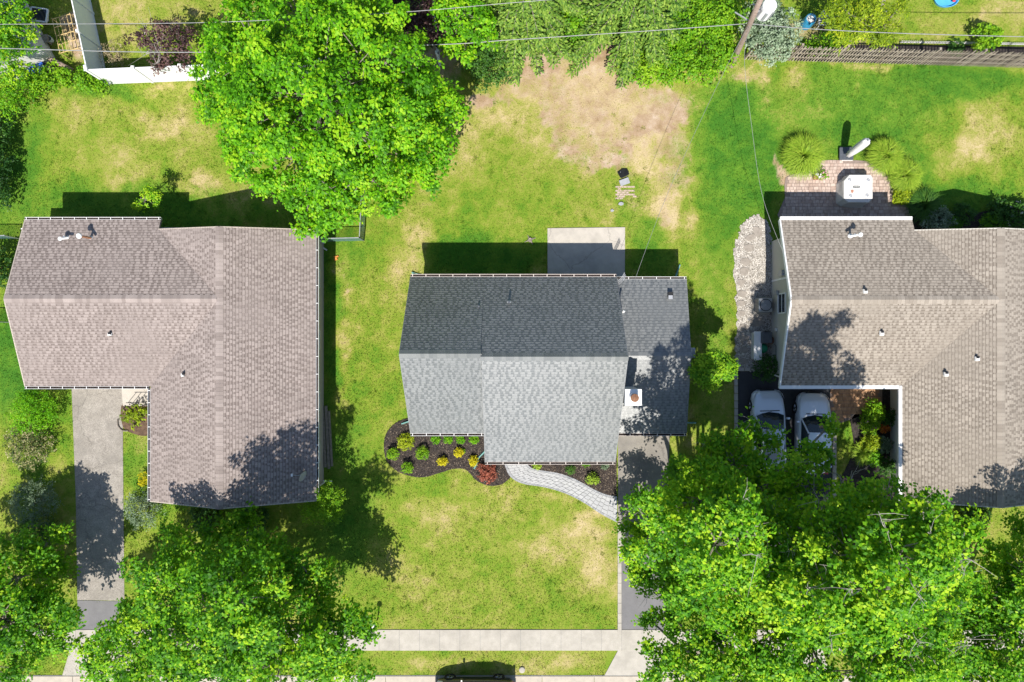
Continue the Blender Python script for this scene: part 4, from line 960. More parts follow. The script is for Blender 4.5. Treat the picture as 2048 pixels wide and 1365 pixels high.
downspout(HR, [f0 + Vector((.1, -.06, -.12)), f0 + Vector((.3, .4, -.5)), Vector((XW - .05, f0.y + .5, .1))])
#--SECTION-PLANTS--

# ------------------------------------------------------------------ vegetation
def unit(a): return a/np.maximum(np.linalg.norm(a, axis=1, keepdims=True), 1e-9)
def leaf_quads(C, N, size, asp=.68, curl=.18, A=None):
    n = len(C); r = RNG.normal(size=(n, 3)) if A is None else np.cross(A, N) + RNG.normal(size=(n, 3))*.25
    a = unit(np.cross(N, r)); b = np.cross(N, a)
    s = size*RNG.uniform(.65, 1.3, (n, 1))
    V = np.stack([C - a*s*.5, C + b*s*.5*asp + N*s*curl, C + a*s*.5, C - b*s*.5*asp + N*s*curl], 1)
    return V.reshape(-1, 3), np.arange(4*n).reshape(-1, 4)
def crown_cloud(lobes, dens, per, sigma, leaf, fill=.3, zmin=-.35, asp=.68, tint0=.5, up=.8, jit=.3, tv=.2, rough=.16, cull=True):
    """tufts of leaves, each a star of sprays, set unevenly over the lobes of a crown"""
    Cs = []; Ns = []; Ts = []; As = []; tips = []
    L = np.array(lobes, float)
    for i, (x, y, z, r, fl) in enumerate(lobes):
        n = max(4, int(dens*r*r)); d = unit(RNG.normal(size=(n*2, 3))); d = d[d[:, 2] > zmin][:n]; n = len(d)
        rr = RNG.normal(.95, rough*.55, (n, 1)); sc = np.array([1, 1, fl])
        out = RNG.random((n, 1)) < .16; rr = np.where(out, RNG.uniform(1.05, 1.05 + rough*1.5, (n, 1)), rr)
        inn = RNG.random((n, 1)) < .22; rr = np.where(inn, RNG.uniform(.45, .75, (n, 1)), rr)
        c = np.array([x, y, z]) + d*rr*r*sc
        keep = np.ones(n, bool)
        for j in range(len(lobes)):
            if j != i and cull:
                q = (c - L[j, :3])/(L[j, 3]*np.array([1, 1, L[j, 4]])); keep &= (np.linalg.norm(q, axis=1) > .6) | (RNG.random(n) < .06)
        c = c[keep]; d = d[keep]
        if len(c) == 0: continue
        tips.append(c); m = len(c); k = per
        # frame of each tuft: leans outward, mostly up
        tn = unit(d*.45 + np.array([0, 0, 1.0])); tu = unit(np.cross(tn, RNG.normal(size=(m, 3)))); tw = np.cross(tn, tu)
        R_ = sigma*RNG.uniform(.75, 1.55, m)
        sp = RNG.integers(0, 6, (m, k)); an = sp*(2*np.pi/6) + RNG.normal(0, .2, (m, k)) + (RNG.random((m, 6))*.7)[np.arange(m)[:, None], sp]
        rho = RNG.random((m, k))**.75; sl = (RNG.uniform(.55, 1.25, (m, 6)))[np.arange(m)[:, None], sp]
        rad = rho*sl*R_[:, None]*1.5
        e = np.cos(an)[..., None]*tu[:, None] + np.sin(an)[..., None]*tw[:, None]
        h = (-.45*rho**2*R_[:, None] + RNG.normal(0, .28, (m, k))*R_[:, None])
        P_ = c[:, None] + e*rad[..., None] + tn[:, None]*h[..., None]
        Nn = tn[:, None] + e*(.35*rho)[..., None] + RNG.normal(size=(m, k, 3))*jit
        Cs.append(P_.reshape(-1, 3)); Ns.append(unit(Nn.reshape(-1, 3))); As.append(e.reshape(-1, 3))
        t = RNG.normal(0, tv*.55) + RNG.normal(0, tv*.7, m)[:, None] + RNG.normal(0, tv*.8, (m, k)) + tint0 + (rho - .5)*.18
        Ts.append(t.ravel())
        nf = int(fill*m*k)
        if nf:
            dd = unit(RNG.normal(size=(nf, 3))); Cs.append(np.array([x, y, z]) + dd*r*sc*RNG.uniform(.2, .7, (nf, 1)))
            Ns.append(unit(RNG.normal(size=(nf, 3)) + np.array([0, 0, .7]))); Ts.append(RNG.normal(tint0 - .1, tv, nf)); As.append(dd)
    C = np.concatenate(Cs); N = np.concatenate(Ns); T = np.clip(np.concatenate(Ts), 0, 1); A = np.concatenate(As)
    k = C[:, 2] > .02; C, N, T, A = C[k], N[k], T[k], A[k]
    V, Fc = leaf_quads(C, N, leaf, asp, A=A)
    V[:, 2] = np.maximum(V[:, 2], .012)
    return V, Fc, T, np.concatenate(tips)
def boughs(lobes, k=2.5, rmin=.42, rmax=.92):
    """break the lobes of a crown into boughs: flattened domes with gaps between them"""
    out = []; L = np.array(lobes, float)
    for i, (x, y, z, r, fl) in enumerate(lobes):
        n = max(3, int(k*r*r + 1)); m = 0; tries = 0; mine = []
        while m < n and tries < n*12:
            tries += 1
            d = RNG.normal(size=3); d /= np.linalg.norm(d)
            if d[2] < -.25: continue
            R_ = min(RNG.uniform(rmin, rmax), r*.75); f = RNG.uniform(.58, 1.08)
            c = np.array([x, y, z]) + d*np.array([1, 1, fl])*max(r - R_*.55, .1)*f
            bad = False
            for j in range(len(lobes)):
                if j != i and np.linalg.norm((c - L[j, :3])/(L[j, 3]*np.array([1, 1, L[j, 4]]))) < .62: bad = True; break
            if bad: continue
            if any(np.linalg.norm((c - q[0])*np.array([1, 1, .8])) < (R_ + q[1])*.86 for q in mine): continue
            mine.append((c, R_)); out.append((c[0], c[1], c[2], R_, RNG.uniform(.5, .75))); m += 1
    return out
def wobble(a, b, k, amp):
    a = Vector(a); b = Vector(b); out = []
    for i in range(k + 1):
        p = a.lerp(b, i/k)
        if 0 < i < k: p = p + Vector((random.gauss(0, amp), random.gauss(0, amp), random.gauss(0, amp*.5)))
        out.append(p)
    return out
def tree(name, label, base, lobes_px, leafmat, dens=34, per=26, sigma=.24, leaf=.17, bark='bark_grey', cat='tree', group=None, trunk_r=.25, twigs=.12, bare=0, fill=.12, tint0=.5, asp=.68, flat=.85, trunk_lean=None, tv=.30, bk=2.5, br=(.42, .92), inner=.32):
    lobes = []
    for q in lobes_px:
        p = W(q[0], q[1], q[2]); lobes.append((p.x, p.y, p.z, q[3], q[4] if len(q) > 4 else flat))
    B = W(*base); t = thing(name, label, cat, B, group)
    V, Fc, T, tips = crown_cloud(boughs(lobes, bk, *br), dens, per, sigma, leaf, fill=fill, tint0=tint0, asp=asp, tv=tv, zmin=-.05, cull=False)
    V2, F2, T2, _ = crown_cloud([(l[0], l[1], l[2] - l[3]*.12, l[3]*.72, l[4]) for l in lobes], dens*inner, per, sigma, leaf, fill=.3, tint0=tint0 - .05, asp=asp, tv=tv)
    F2 = F2 + len(V); V = np.concatenate([V, V2]); Fc = np.concatenate([Fc, F2]); T = np.concatenate([T, T2])
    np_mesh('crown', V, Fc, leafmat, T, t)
    zt = min(l[2] - l[3]*.3 for l in lobes); zt = max(1.2, min(zt, 3.5))
    mx = sum(l[0]*l[3] for l in lobes)/sum(l[3] for l in lobes); my = sum(l[1]*l[3] for l in lobes)/sum(l[3] for l in lobes)
    fork = Vector((B.x*.7 + mx*.3, B.y*.7 + my*.3, zt))
    tr = MB(); tr.tube([B + Vector((0, 0, -.1)), B + Vector((0, 0, .25))] + wobble(B + Vector((0, 0, .6)), fork, 3, .06), [trunk_r*1.5, trunk_r*1.15, trunk_r, trunk_r*.95, trunk_r*.9, trunk_r*.85], 10)
    tro = tr.build('trunk', bark, t, smooth=True)
    lb = MB()
    for l in lobes:
        c = Vector(l[:3]); lb.tube(wobble(fork, c, 4, .15), [trunk_r*.6, trunk_r*.5, trunk_r*.38, trunk_r*.28, trunk_r*.16], 6)
        near = [Vector(q) for q in tips if (Vector(q) - c).length < l[3]*1.1]
        random.shuffle(near)
        for q in near[:int(len(near)*twigs)]:
            lb.tube(wobble(c, q, 3, .08), [trunk_r*.13, trunk_r*.1, trunk_r*.07, trunk_r*.03], 4, cap=False)
    lb.build('limbs', bark, t)
    if bare:
        tw = MB()
        for k in range(bare):
            l = random.choice(lobes); c = Vector(l[:3]); d = Vector((random.gauss(0, 1), random.gauss(0, 1), abs(random.gauss(.7, .4)))).normalized()
            a = c + Vector((d.x, d.y, d.z*l[4]))*l[3]*.55; e = c + Vector((d.x, d.y, d.z*l[4]))*l[3]*random.uniform(1.0, 1.12); tw.tube(wobble(a, e, 3, .1), [.028, .02, .014, .006], 4, cap=False)
            for h in range(5):
                s = a.lerp(e, random.uniform(.3, .9)); tw.tube(wobble(s, s + Vector((random.gauss(0, .45), random.gauss(0, .45), random.uniform(0, .35))), 2, .05), [.012, .009, .004], 3, cap=False)
        tag(tw.build('bare_twigs', 'twig_grey', t), kind='stuff')
    return t
def shrub(name, label, px, py, r, h, leafmat, leaf=.07, dens=130, per=12, sigma=.07, cat='shrub', group=None, lobes=None, tint0=.5, stem='bark_brown', sx=1.0, sy=1.0, asp=.68, extra=None, zmin=-.2, tv=.2, jit=.55):
    B = W(px, py); t = thing(name, label, cat, B, group)
    z = h*.5
    if lobes is None:
        ls = [(B.x, B.y, z, r*.8, h*.55/(r*.8))]
        for k in range(5):
            a = k*2*math.pi/5 + random.uniform(-.3, .3); q = r*random.uniform(.4, .5)
            ls.append((B.x + math.cos(a)*q*sx, B.y + math.sin(a)*q*sy, z*random.uniform(.8, 1.1), r*random.uniform(.48, .58), max(.5, h*.45/(r*.53))))
    else:
        ls = [(W(a, b, c).x, W(a, b, c).y, c, d, .9) for a, b, c, d in lobes]
    V, Fc, T, tips = crown_cloud(ls, dens, per, sigma, leaf, fill=.3, zmin=zmin, tint0=tint0, asp=asp, tv=tv, jit=jit)
    np_mesh('foliage', V, Fc, leafmat, T, t)
    m = MB(); m.tube([B + Vector((0, 0, -.05)), B + Vector((0, 0, z*.6))], [.03 + r*.03, .02 + r*.02], 6)
    for l in ls: m.tube(wobble(B, Vector(l[:3]), 3, .03), [.02 + r*.012, .015 + r*.01, .01 + r*.006, .006], 5, cap=False)
    m.build('stems', stem, t)
    if extra:
        em, n, sz = extra; idx = RNG.choice(len(tips), min(n, len(tips)), replace=False); c = np.repeat(tips[idx], 7, 0); c = c + RNG.normal(size=c.shape)*sz*.6 + np.array([0, 0, .06])
        V, Fc = leaf_quads(c, unit(np.array([[0, 0, 1.]]) + RNG.normal(size=c.shape)*.4), sz, .9); np_mesh('blossoms', V, Fc, em, None, t)
    return t
def grass_clump(name, label, px, py, r, h, leafmat='leaf_grass', n=650, cat='grass clump', group=None, wd=.012):
    B = W(px, py); t = thing(name, label, cat, B, group)
    a = RNG.uniform(0, 2*np.pi, n); rr = np.sqrt(RNG.random(n)); L = r*(.35 + .75*rr)*RNG.uniform(.75, 1.15, n); hh = h*RNG.uniform(.7, 1.1, n)*(1.05 - .35*rr)
    d = np.stack([np.cos(a), np.sin(a), 0*a], 1); s = np.stack([-np.sin(a), np.cos(a), 0*a], 1); b0_ = np.array(B) + d*(rr*r*.22)[:, None]
    a2 = RNG.normal(0, .3, n); prof = [(0, 0), (.30, .75), (.68, 1.0), (1.0, .8)]; V = []
    for k, (u_, v_) in enumerate(prof):
        wk = wd*(1, 1.1, .8, .15)[k]; c = b0_ + (d*(L*u_)[:, None] + s*(L*u_*u_*a2)[:, None]) + np.array([0, 0, 1.])*(hh*v_)[:, None]
        V += [c - s*wk, c + s*wk]
    V = np.stack(V, 1).reshape(-1, 3); base = np.arange(n)[:, None]*8
    Fc = np.concatenate([base + np.array([[2*k, 2*k+1, 2*k+3, 2*k+2]]) for k in range(3)])
    T = np.clip(RNG.normal(.68, .24, n), 0, 1); np_mesh('blades', V, Fc, leafmat, np.concatenate([T]*3), t)
    m = MB(); m.lathe([(r*.3, -.03), (r*.26, .06), (r*.1, .1)], B, 10); m.build('root_crown', 'soil', t)
    return t
def spruce(name, label, px, py, h, r, group=None, zlow=1.2):
    B = W(px, py); t = thing(name, label, 'tree', B, group)
    m = MB(); m.tube([B + Vector((0, 0, -.1)), B + Vector((0, 0, h*.5)), B + Vector((0, 0, h))], [.24, .15, .02], 10); m.build('trunk', 'bark_grey', t, smooth=True)
    br = MB(); Cs = []; As = []; Ls = []; Ns = []
    z = zlow
    while z < h*.97:
        f = 1 - (z - zlow)/(h - zlow); n = 7 if f > .3 else 5; ph = random.random()*6
        for k in range(n):
            a = ph + k*2*math.pi/n + random.uniform(-.25, .25); L = r*(f**.8)*random.uniform(.75, 1.12) + .15
            d = Vector((math.cos(a), math.sin(a), 0)); drop = -.28*L
            pts = [B + Vector((0, 0, z)), B + Vector((0, 0, z + .03*L)) + d*L*.45, B + Vector((0, 0, z + drop)) + d*L]
            br.tube(pts, [.03, .02, .006], 4, cap=False)
            ns = int(L/.085)
            for i in range(2, ns):
                u_ = i/ns; p = pts[0].lerp(pts[1], u_/.45) if u_ < .45 else pts[1].lerp(pts[2], (u_-.45)/.55)
                tl = (.62*(1 - u_*.75))*min(1, L/1.2)*random.uniform(.7, 1.15) + .1
                for sgn in (-1, 1):
                    an = a + sgn*random.uniform(.7, 1.1); e = Vector((math.cos(an), math.sin(an), random.uniform(-.35, -.05)))
                    q = 0.0
                    while q < tl:
                        Cs.append(p + e*q); As.append(e + Vector((random.gauss(0, .3), random.gauss(0, .3), random.gauss(0, .2)))); Ls.append(random.uniform(.13, .22)); q += .10
            Cs.append(pts[2]); As.append(d); Ls.append(.2)
        z += .34 + .1*random.random()
    br.build('branches', 'bark_grey', t)
    C = np.array([tuple(c) for c in Cs]); A = unit(np.array([tuple(a) for a in As])); Lh = np.array(Ls)[:, None]; n = len(C)
    up = unit(np.array([[0, 0, 1.]]) + RNG.normal(size=(n, 3))*.3); S = unit(np.cross(A, up)); wv = .05
    V = np.stack([C, C + A*Lh*.5 + S*wv, C + A*Lh, C + A*Lh*.5 - S*wv], 1).reshape(-1, 3)
    np_mesh('crown', V, np.arange(4*n).reshape(-1, 4), 'leaf_spruce', np.clip(RNG.normal(.48, .3, n), 0, 1), t)
    return t

# big maple behind the lawns
tree('maple_tree', 'large bright green maple tree in the back yard beside the white fence', (650, 250), [
    (650, 190, 8.0, 3.9), (530, 130, 7.5, 2.7), (490, 240, 6.2, 1.9), (590, 320, 6.2, 2.7), (750, 150, 7.6, 2.9), (820, 230, 6.4, 2.3), (750, 310, 6.2, 2.6), (680, 395, 4.8, 1.7), (615, 420, 4.2, 1.25),
    (600, 40, 7.0, 2.4), (710, 50, 7.0, 2.2), (425, 170, 5.2, 1.0), (455, 90, 6.0, 1.3), (895, 215, 5.6, 1.05), (780, 405, 4.4, 1.0), (850, 330, 5.2, 1.1), (480, 330, 5.0, .9), (500, 30, 6.2, 1.3), (420, 220, 4.6, .55), (520, 375, 4.4, .55), (700, 250, 8.6, 2.6), (570, 230, 8.0, 2.4), (640, 455, 3.6, .45)],
    'leaf_maple', dens=23, per=48, sigma=.30, leaf=.168, trunk_r=.32, tint0=.44, tv=.34, bk=2.6, br=(.30, .68), inner=.22)
# street trees, lower left
tree('shade_tree', 'broad shade tree by the sidewalk below the brown-roofed house', (470, 1255), [
    (440, 1230, 8.0, 3.2), (565, 1240, 5.6, 2.4), (340, 1170, 6.8, 2.0), (480, 1130, 5.6, 1.9), (290, 1290, 6.4, 1.9), (660, 1250, 4.8, 1.5), (560, 1330, 7.0, 2.4), (380, 1340, 7.6, 2.6), (540, 1110, 4.6, 1.3), (360, 1090, 4.6, 1.3), (440, 1065, 4.0, 1.0), (260, 1210, 5.4, 1.2), (620, 1150, 5.2, 1.3), (690, 1330, 5.2, 1.2), (480, 1200, 9.6, 2.0), (230, 1330, 5, 1.3), (500, 1040, 3.4, .8), (645, 1300, 8.4, 1.15), (715, 1240, 4.2, .9), (725, 1270, 3.8, .5), (215, 1275, 4.2, .9), (185, 1315, 4.2, .9), (240, 1240, 4.4, .8), (640, 1190, 4.0, .9)],
    'leaf_oak', dens=22, per=46, sigma=.29, leaf=.165, trunk_r=.3, group='street trees', tint0=.40)
tree('shade_tree', 'shade tree by the sidewalk left of the grey gravelly driveway', (40, 1250), [
    (30, 1155, 4.2, 1.9), (95, 1190, 4.0, 1.3), (10, 1240, 5.2, 1.9), (80, 1260, 4.6, 1.4), (-70, 1190, 5.2, 1.9), (60, 1095, 3.0, 1.3), (110, 1120, 2.8, .9), (-40, 1330, 6.0, 2.2), (130, 1240, 4.6, .8), (-120, 1270, 5.8, 2.0), (110, 1060, 3.0, .55), (60, 1295, 4.0, 1.0), (120, 1290, 3.8, .6)],
    'leaf_oak', dens=22, per=46, sigma=.29, leaf=.165, trunk_r=.24, group='street trees', tint0=.42)
# street trees, lower right
tree('shade_tree', 'shade tree over the middle driveway and the silver cars', (1400, 1180), [
    (1395, 1000, 8.2, 2.0), (1335, 1080, 2.8, 1.45), (1470, 930, 4.8, 1.7), (1470, 1050, 8.2, 2.2), (1305, 1010, 2.2, .95), (1545, 990, 5.6, 1.7), (1300, 1160, 3.0, 1.1), (1400, 1130, 9.4, 2.3), (1495, 865, 3.8, 1.0), (1540, 880, 4.2, .75), (1430, 900, 3.6, 1.1), (1560, 940, 6.4, 1.0), (1430, 1090, 12.0, 2.0), (1470, 1035, 12.6, 1.3), (1270, 1095, 3.6, .5), (1390, 945, 5.4, 1.1), (1650, 905, 5.2, .7), (1610, 905, 5.2, .75), (1600, 960, 6.2, 1.0), (1660, 850, 4.6, .45), (1520, 1110, 9, 2.2), (1345, 985, 4.2, 1.0), (1312, 1045, 9.8, 1.0), (1268, 1005, 2.2, .7), (1262, 1060, 2.0, .65), (1272, 1135, 2.6, .8), (1258, 1100, 3.0, .5), (1360, 1180, 4.0, 1.3)],
    'leaf_oak', dens=23, per=46, sigma=.28, leaf=.165, trunk_r=.3, group='street trees', bare=22, tint0=.55)
tree('shade_tree', 'tall shade tree with bare grey twigs below the taupe-roofed house', (1640, 1210), [
    (1720, 1130, 11.0, 2.8), (1840, 1085, 11.5, 1.7), (1870, 1180, 9.6, 1.5), (1650, 1060, 8.6, 1.9), (1770, 1020, 8.4, 1.3), (1650, 1180, 11.0, 2.6), (1790, 1260, 10.0, 2.6), (1620, 1290, 9.0, 2.4), (1720, 1340, 9.4, 2.8), (1880, 1290, 8.6, 1.3), (1870, 1085, 14.6, 1.3), (1800, 1110, 14.2, 1.8), (1700, 980, 6.8, 1.0), (1850, 1010, 8.0, .9), (1590, 1150, 9.2, 2.0), (1920, 1130, 8.6, .55), (1730, 1050, 9.6, 1.7), (1840, 1340, 8.4, 1.8), (1580, 1060, 8.4, 1.4), (1820, 1020, 7.8, .8), (1760, 1180, 13.4, 2.0)],
    'leaf_oak', dens=22, per=46, sigma=.28, leaf=.165, trunk_r=.32, group='street trees', bare=70, tint0=.57)
tree('shade_tree', 'shade tree overhanging the sidewalk at the foot of the middle driveway', (1420, 1330), [
    (1390, 1260, 6.4, 1.8), (1320, 1310, 5.6, 1.3), (1470, 1300, 7.4, 2.0), (1380, 1360, 6.8, 2.0), (1540, 1270, 7.8, 1.8), (1300, 1240, 4.8, .55), (1470, 1390, 7.5, 2.4), (1460, 1220, 7.0, 1.3), (1560, 1370, 7.4, 2.0), (1340, 1230, 4.6, .6)],
    'leaf_oak', dens=23, per=46, sigma=.27, leaf=.16, trunk_r=.22, group='street trees', tint0=.5)
tree('shade_tree', 'shade tree in the dark lawn right below the taupe roof corner', (1960, 1250), [
    (1990, 1200, 6.4, 1.9), (2040, 1130, 6.2, 1.6), (1950, 1290, 6.6, 1.7), (2040, 1290, 7.2, 2.2), (1980, 1110, 4.8, 1.0), (2010, 1350, 7.0, 2.2), (2110, 1200, 7.5, 2.6), (1940, 1200, 5.4, 1.1), (2110, 1120, 6.2, 1.8), (2200, 1100, 6.4, 2.0), (2040, 1060, 4.4, .9), (1930, 1350, 6.6, 1.5)],
    'leaf_oak', dens=22, per=46, sigma=.27, leaf=.16, trunk_r=.24, group='street trees', tint0=.47)

# along the back boundary
spruce('spruce_tree', 'pale green spruce with bare grey trunk behind the dirt patch', 1045, 52, 10.5, 3.6, 'spruces behind the dirt patch')
spruce('spruce_tree', 'pale green spruce with drooping boughs beside the dirt patch and vines', 1250, 55, 11.5, 3.6, 'spruces behind the dirt patch')
tree('maple_tree', 'bright green young maple beside the purple-leaved tree', (925, 75), [(920, 25, 5.0, 1.5), (905, 75, 4.4, 1.3), (960, 50, 4.6, 1.0), (895, 30, 4.6, .9), (930, 100, 3.4, .8)], 'leaf_maple', dens=34, per=22, sigma=.2, leaf=.16, trunk_r=.12)
shrub('evergreen_shrub', 'dark green leafy shrub at the corner of the dirt patch', 975, 130, 1.5, 2.0, 'leaf_deep', leaf=.11, dens=80, per=14, sigma=.14, lobes=[(965, 110, 1.3, 1.1), (990, 130, 1.1, 1.0), (1010, 105, 1.2, .8), (975, 155, .9, .8), (945, 125, 1.0, .7)], tint0=.6)
tree('plum_tree', 'dark purple-leaved tree above the big maple', (860, 60), [(840, 10, 4.4, 1.6), (880, 30, 3.6, 1.0), (800, 20, 3.8, 1.2), (850, 60, 2.6, 1.0), (880, 75, 2.0, .8)], 'leaf_plum', dens=34, per=20, sigma=.22, leaf=.15, trunk_r=.14, tint0=.2)
tree('plum_tree', 'purple-leaved plum tree leaning over the white fence', (330, 120), [(340, 80, 3.0, 1.15), (300, 95, 2.7, .9), (365, 105, 2.6, .75), (320, 125, 2.2, .7), (285, 80, 2.4, .7), (345, 60, 2.8, .7)], 'leaf_plum', dens=46, per=18, sigma=.16, leaf=.12, trunk_r=.1, tint0=.55, bare=8)
shrub('dry_shrub', 'small twiggy tan shrub at the foot of the purple plum tree', 238, 118, .8, 1.0, 'leaf_dry', leaf=.10, dens=80, per=10, sigma=.1, asp=.25)
for k, (lab, px, py, ls) in enumerate([
        ('bright green vine-covered shrub at the right edge of the dirt patch', 1290, 120, [(1260, 115, 1.0, .9), (1300, 125, 1.2, 1.0), (1280, 145, .7, .7), (1330, 140, 1.0, .8)]),
        ('bright green vine-covered shrub spreading beside the utility pole', 1420, 110, [(1400, 110, 1.6, 1.3), (1440, 90, 1.7, 1.0), (1370, 120, 1.3, 1.0), (1420, 140, .8, .8), (1455, 110, 1.0, .6), (1350, 95, 1.5, 1.0)]),
        ('tall green shrub behind the vines left of the utility pole', 1390, 35, [(1380, 40, 2.4, 1.3), (1420, 25, 2.4, 1.2), (1340, 50, 2.0, 1.1), (1440, 60, 1.9, .9), (1460, 20, 2.2, .9)]),
        ('low yellow-green vines between the two spruces', 1140, 60, [(1140, 40, 1.0, 1.2), (1170, 20, 1.6, 1.2), (1110, 25, 1.2, 1.0), (1150, 80, .6, .8), (1210, 15, 1.5, 1.0)]),
        ('leafy vine mass spilling from the corner of the white fence', 170, 160, [(110, 155, .7, .7), (140, 160, .7, .6), (175, 158, .7, .7), (205, 168, .5, .5), (85, 165, .8, .7)])]):
    shrub('vine_shrub', lab, px, py, 1.5, 2, 'leaf_bright', leaf=.13, dens=75, per=16, sigma=.14, lobes=ls, tint0=.58, group='vine thickets along the back boundary')
shrub('dark_shrub', 'dark green shrub added as the shaded gap behind the vines and the right spruce', 1325, 50, 1.2, 2.2, 'leaf_deep', leaf=.12, dens=80, per=14, sigma=.14, lobes=[(1330, 30, 2.6, 1.1), (1310, 60, 2.0, .8), (1350, 60, 1.8, .7)], tint0=.5)  # deep green leaves added to give the dark shade between crowns
shrub('dark_shrub', 'dark reddish-brown low shrub at the edge of the dirt under the vines', 1255, 112, .6, .7, 'leaf_plum', leaf=.1, dens=120, per=12, sigma=.1, lobes=[(1248, 112, .5, .45), (1262, 114, .6, .4)], tint0=.5)
shrub('silver_shrub', 'silvery grey-green leafy shrub draped over the end of the picket fence', 1545, 70, 1.6, 2.4, 'leaf_silver', leaf=.12, dens=80, per=16, sigma=.14, lobes=[(1530, 70, 2.0, 1.1), (1560, 60, 2.0, 1.0), (1545, 95, 1.6, .9), (1510, 60, 2.0, .7), (1570, 88, 1.4, .5), (1525, 20, 1.6, 1.0)], tint0=.6)
tree('sumac_tree', 'yellow-green feathery tree hanging over the picket fence', (1740, 85), [(1700, 30, 4.0, 1.3), (1740, 50, 3.6, 1.2), (1770, 70, 3.0, .8), (1740, 75, 2.6, .9), (1780, 40, 3.2, .8), (1690, 60, 3.2, 1.0), (1800, 15, 3.8, .6)], 'leaf_lime', dens=44, per=22, sigma=.2, leaf=.17, asp=.32, trunk_r=.1, tint0=.35)
shrub('fern_shrub', 'low fern-like green shrub beside the blue barrel', 1650, 55, 1.2, 1.2, 'leaf_bright', leaf=.14, dens=80, per=14, sigma=.14, asp=.4, lobes=[(1650, 88, .5, .6), (1680, 72, 1.0, .8), (1690, 30, 1.6, 1.0), (1625, 92, .4, .5), (1668, 90, .6, .6)], tint0=.6)
shrub('round_shrub', 'round yellow-green shrub behind the picket fence on the neighbouring lawn', 1955, 88, .85, 1.4, 'leaf_bright', leaf=.13, dens=110, per=14, sigma=.1, tint0=.75)
shrub('low_shrub', 'small leafy plant in the narrow bed behind the picket fence', 1905, 100, .5, .5, 'leaf_deep', leaf=.1, dens=120, per=12)
# left neighbour corner
tree('shade_tree', 'leafy tree beside the pale shed wall', (10, 110), [(15, 50, 3.6, 1.3), (35, 90, 3.2, .9), (0, 120, 3.4, 1.2), (45, 70, 3.2, .7), (5, 0, 4.0, 1.5), (60, 30, 3.4, .4), (40, 130, 2.6, .7), (-30, 60, 4, 1.5)], 'leaf_oak', dens=46, per=20, sigma=.18, leaf=.13, trunk_r=.12, tint0=.6)
shrub('hedge_shrub', 'olive green shrub under the shed tree at the lawn corner', 30, 175, 1.3, 2, 'leaf_oak', leaf=.1, dens=90, per=14, sigma=.12, lobes=[(25, 165, 1.2, 1.0), (50, 185, .9, .9), (10, 200, 1.2, 1.0), (60, 160, .8, .7)], tint0=.6)
for k, (lab, py) in enumerate((('dark leafy hedge standing in for shadow along the left fence, topmost of the row', 260), ('dark leafy hedge standing in for shadow along the left fence, second of the row', 320), ('dark leafy hedge standing in for shadow along the left fence, third of the row', 380), ('dark leafy hedge plant along the left fence beside the brown roof', 540))):
    shrub('shadow_hedge', lab, 2, py, 1.0, 1.6, 'leaf_deep', leaf=.11, dens=80, per=13, sigma=.12, lobes=[(-8, py, 1.0, .9), (2, py - 22, .9, .6), (-2, py + 22, .9, .6), (-25, py, 1.3, 1.0)], tint0=.25, group='shadow hedge along the left fence')  # upper three put dark leaves where the left edge lies in shadow
tree('sapling_tree', 'small sapling with pale leaves in front of the brown roof gutter', (295, 412), [(292, 398, 2.0, .45), (310, 405, 1.6, .38), (280, 408, 1.5, .32), (300, 385, 1.9, .3), (310, 390, 2.1, .3), (272, 413, 1.3, .2)], 'leaf_oak', dens=120, per=12, sigma=.12, leaf=.10, trunk_r=.04, tint0=.8, fill=.1)
# beside the left driveway
shrub('juniper_shrub', 'round feathery green shrub at the top of the gravelly driveway', 88, 822, 1.4, 1.6, 'leaf_maple', leaf=.12, dens=90, per=16, sigma=.12, asp=.35, tint0=.45)
shrub('blossom_shrub', 'round cream-tipped shrub below the feathery driveway shrub', 78, 888, 1.35, 1.5, 'leaf_blossom', leaf=.09, dens=110, per=14, sigma=.1, asp=.5, tint0=.5, tv=.28)
shrub('dark_shrub', 'round dark glossy shrub in the shade beside the gravelly driveway', 88, 1000, 1.4, 1.6, 'leaf_silver', leaf=.09, dens=100, per=14, sigma=.11, asp=.4, tint0=.3)
shrub('dark_shrub', 'dark loose shrub under the tree beside the gravelly driveway', 95, 1065, 1.2, 1.4, 'leaf_deep', leaf=.14, dens=60, per=14, sigma=.14, asp=.35, tint0=.4)
shrub('entry_shrub', 'bright yellow-green low shrub beside the entry walk of the brown-roofed house', 268, 826, .9, .7, 'leaf_lime', leaf=.11, dens=110, per=10, lobes=[(258, 830, .35, .45), (280, 825, .4, .5), (268, 842, .25, .4), (293, 826, .35, .35)], tint0=.4)
shrub('yew_shrub', 'grey-green upright shrub at the lower left corner of the brown roof', 300, 1012, 1.1, 1.7, 'leaf_silver', leaf=.1, dens=90, per=13, sigma=.11, asp=.4, tint0=.45)
shrub('yellow_flower_clump', 'small bright yellow plant peeping from under the brown eave', 303, 955, .5, .9, 'leaf_yellow', leaf=.07, dens=160, per=10, cat='plant')
shrub('arborvitae_shrub', 'dense green evergreen at the lower right corner of the brown roof', 648, 1012, 1.35, 2.2, 'leaf_bright', leaf=.10, dens=100, per=14, sigma=.1, asp=.4, lobes=[(640, 1015, 2.3, .9), (668, 1000, 2.3, .75), (655, 985, 2.6, .6), (625, 1025, 1.9, .55), (670, 1030, 1.8, .5), (650, 1010, 1.0, .9)], tint0=.6)
shrub('dark_shrub', 'dark foundation shrub in the shade under the front gable of the brown roof', 420, 1030, 1.0, 1.2, 'leaf_deep', leaf=.12, dens=70, per=13, sigma=.12, tint0=.4)
shrub('dark_shrub', 'second dark foundation shrub under the front gable of the brown roof', 510, 1035, 1.0, 1.2, 'leaf_deep', leaf=.12, dens=70, per=13, sigma=.12, tint0=.4)
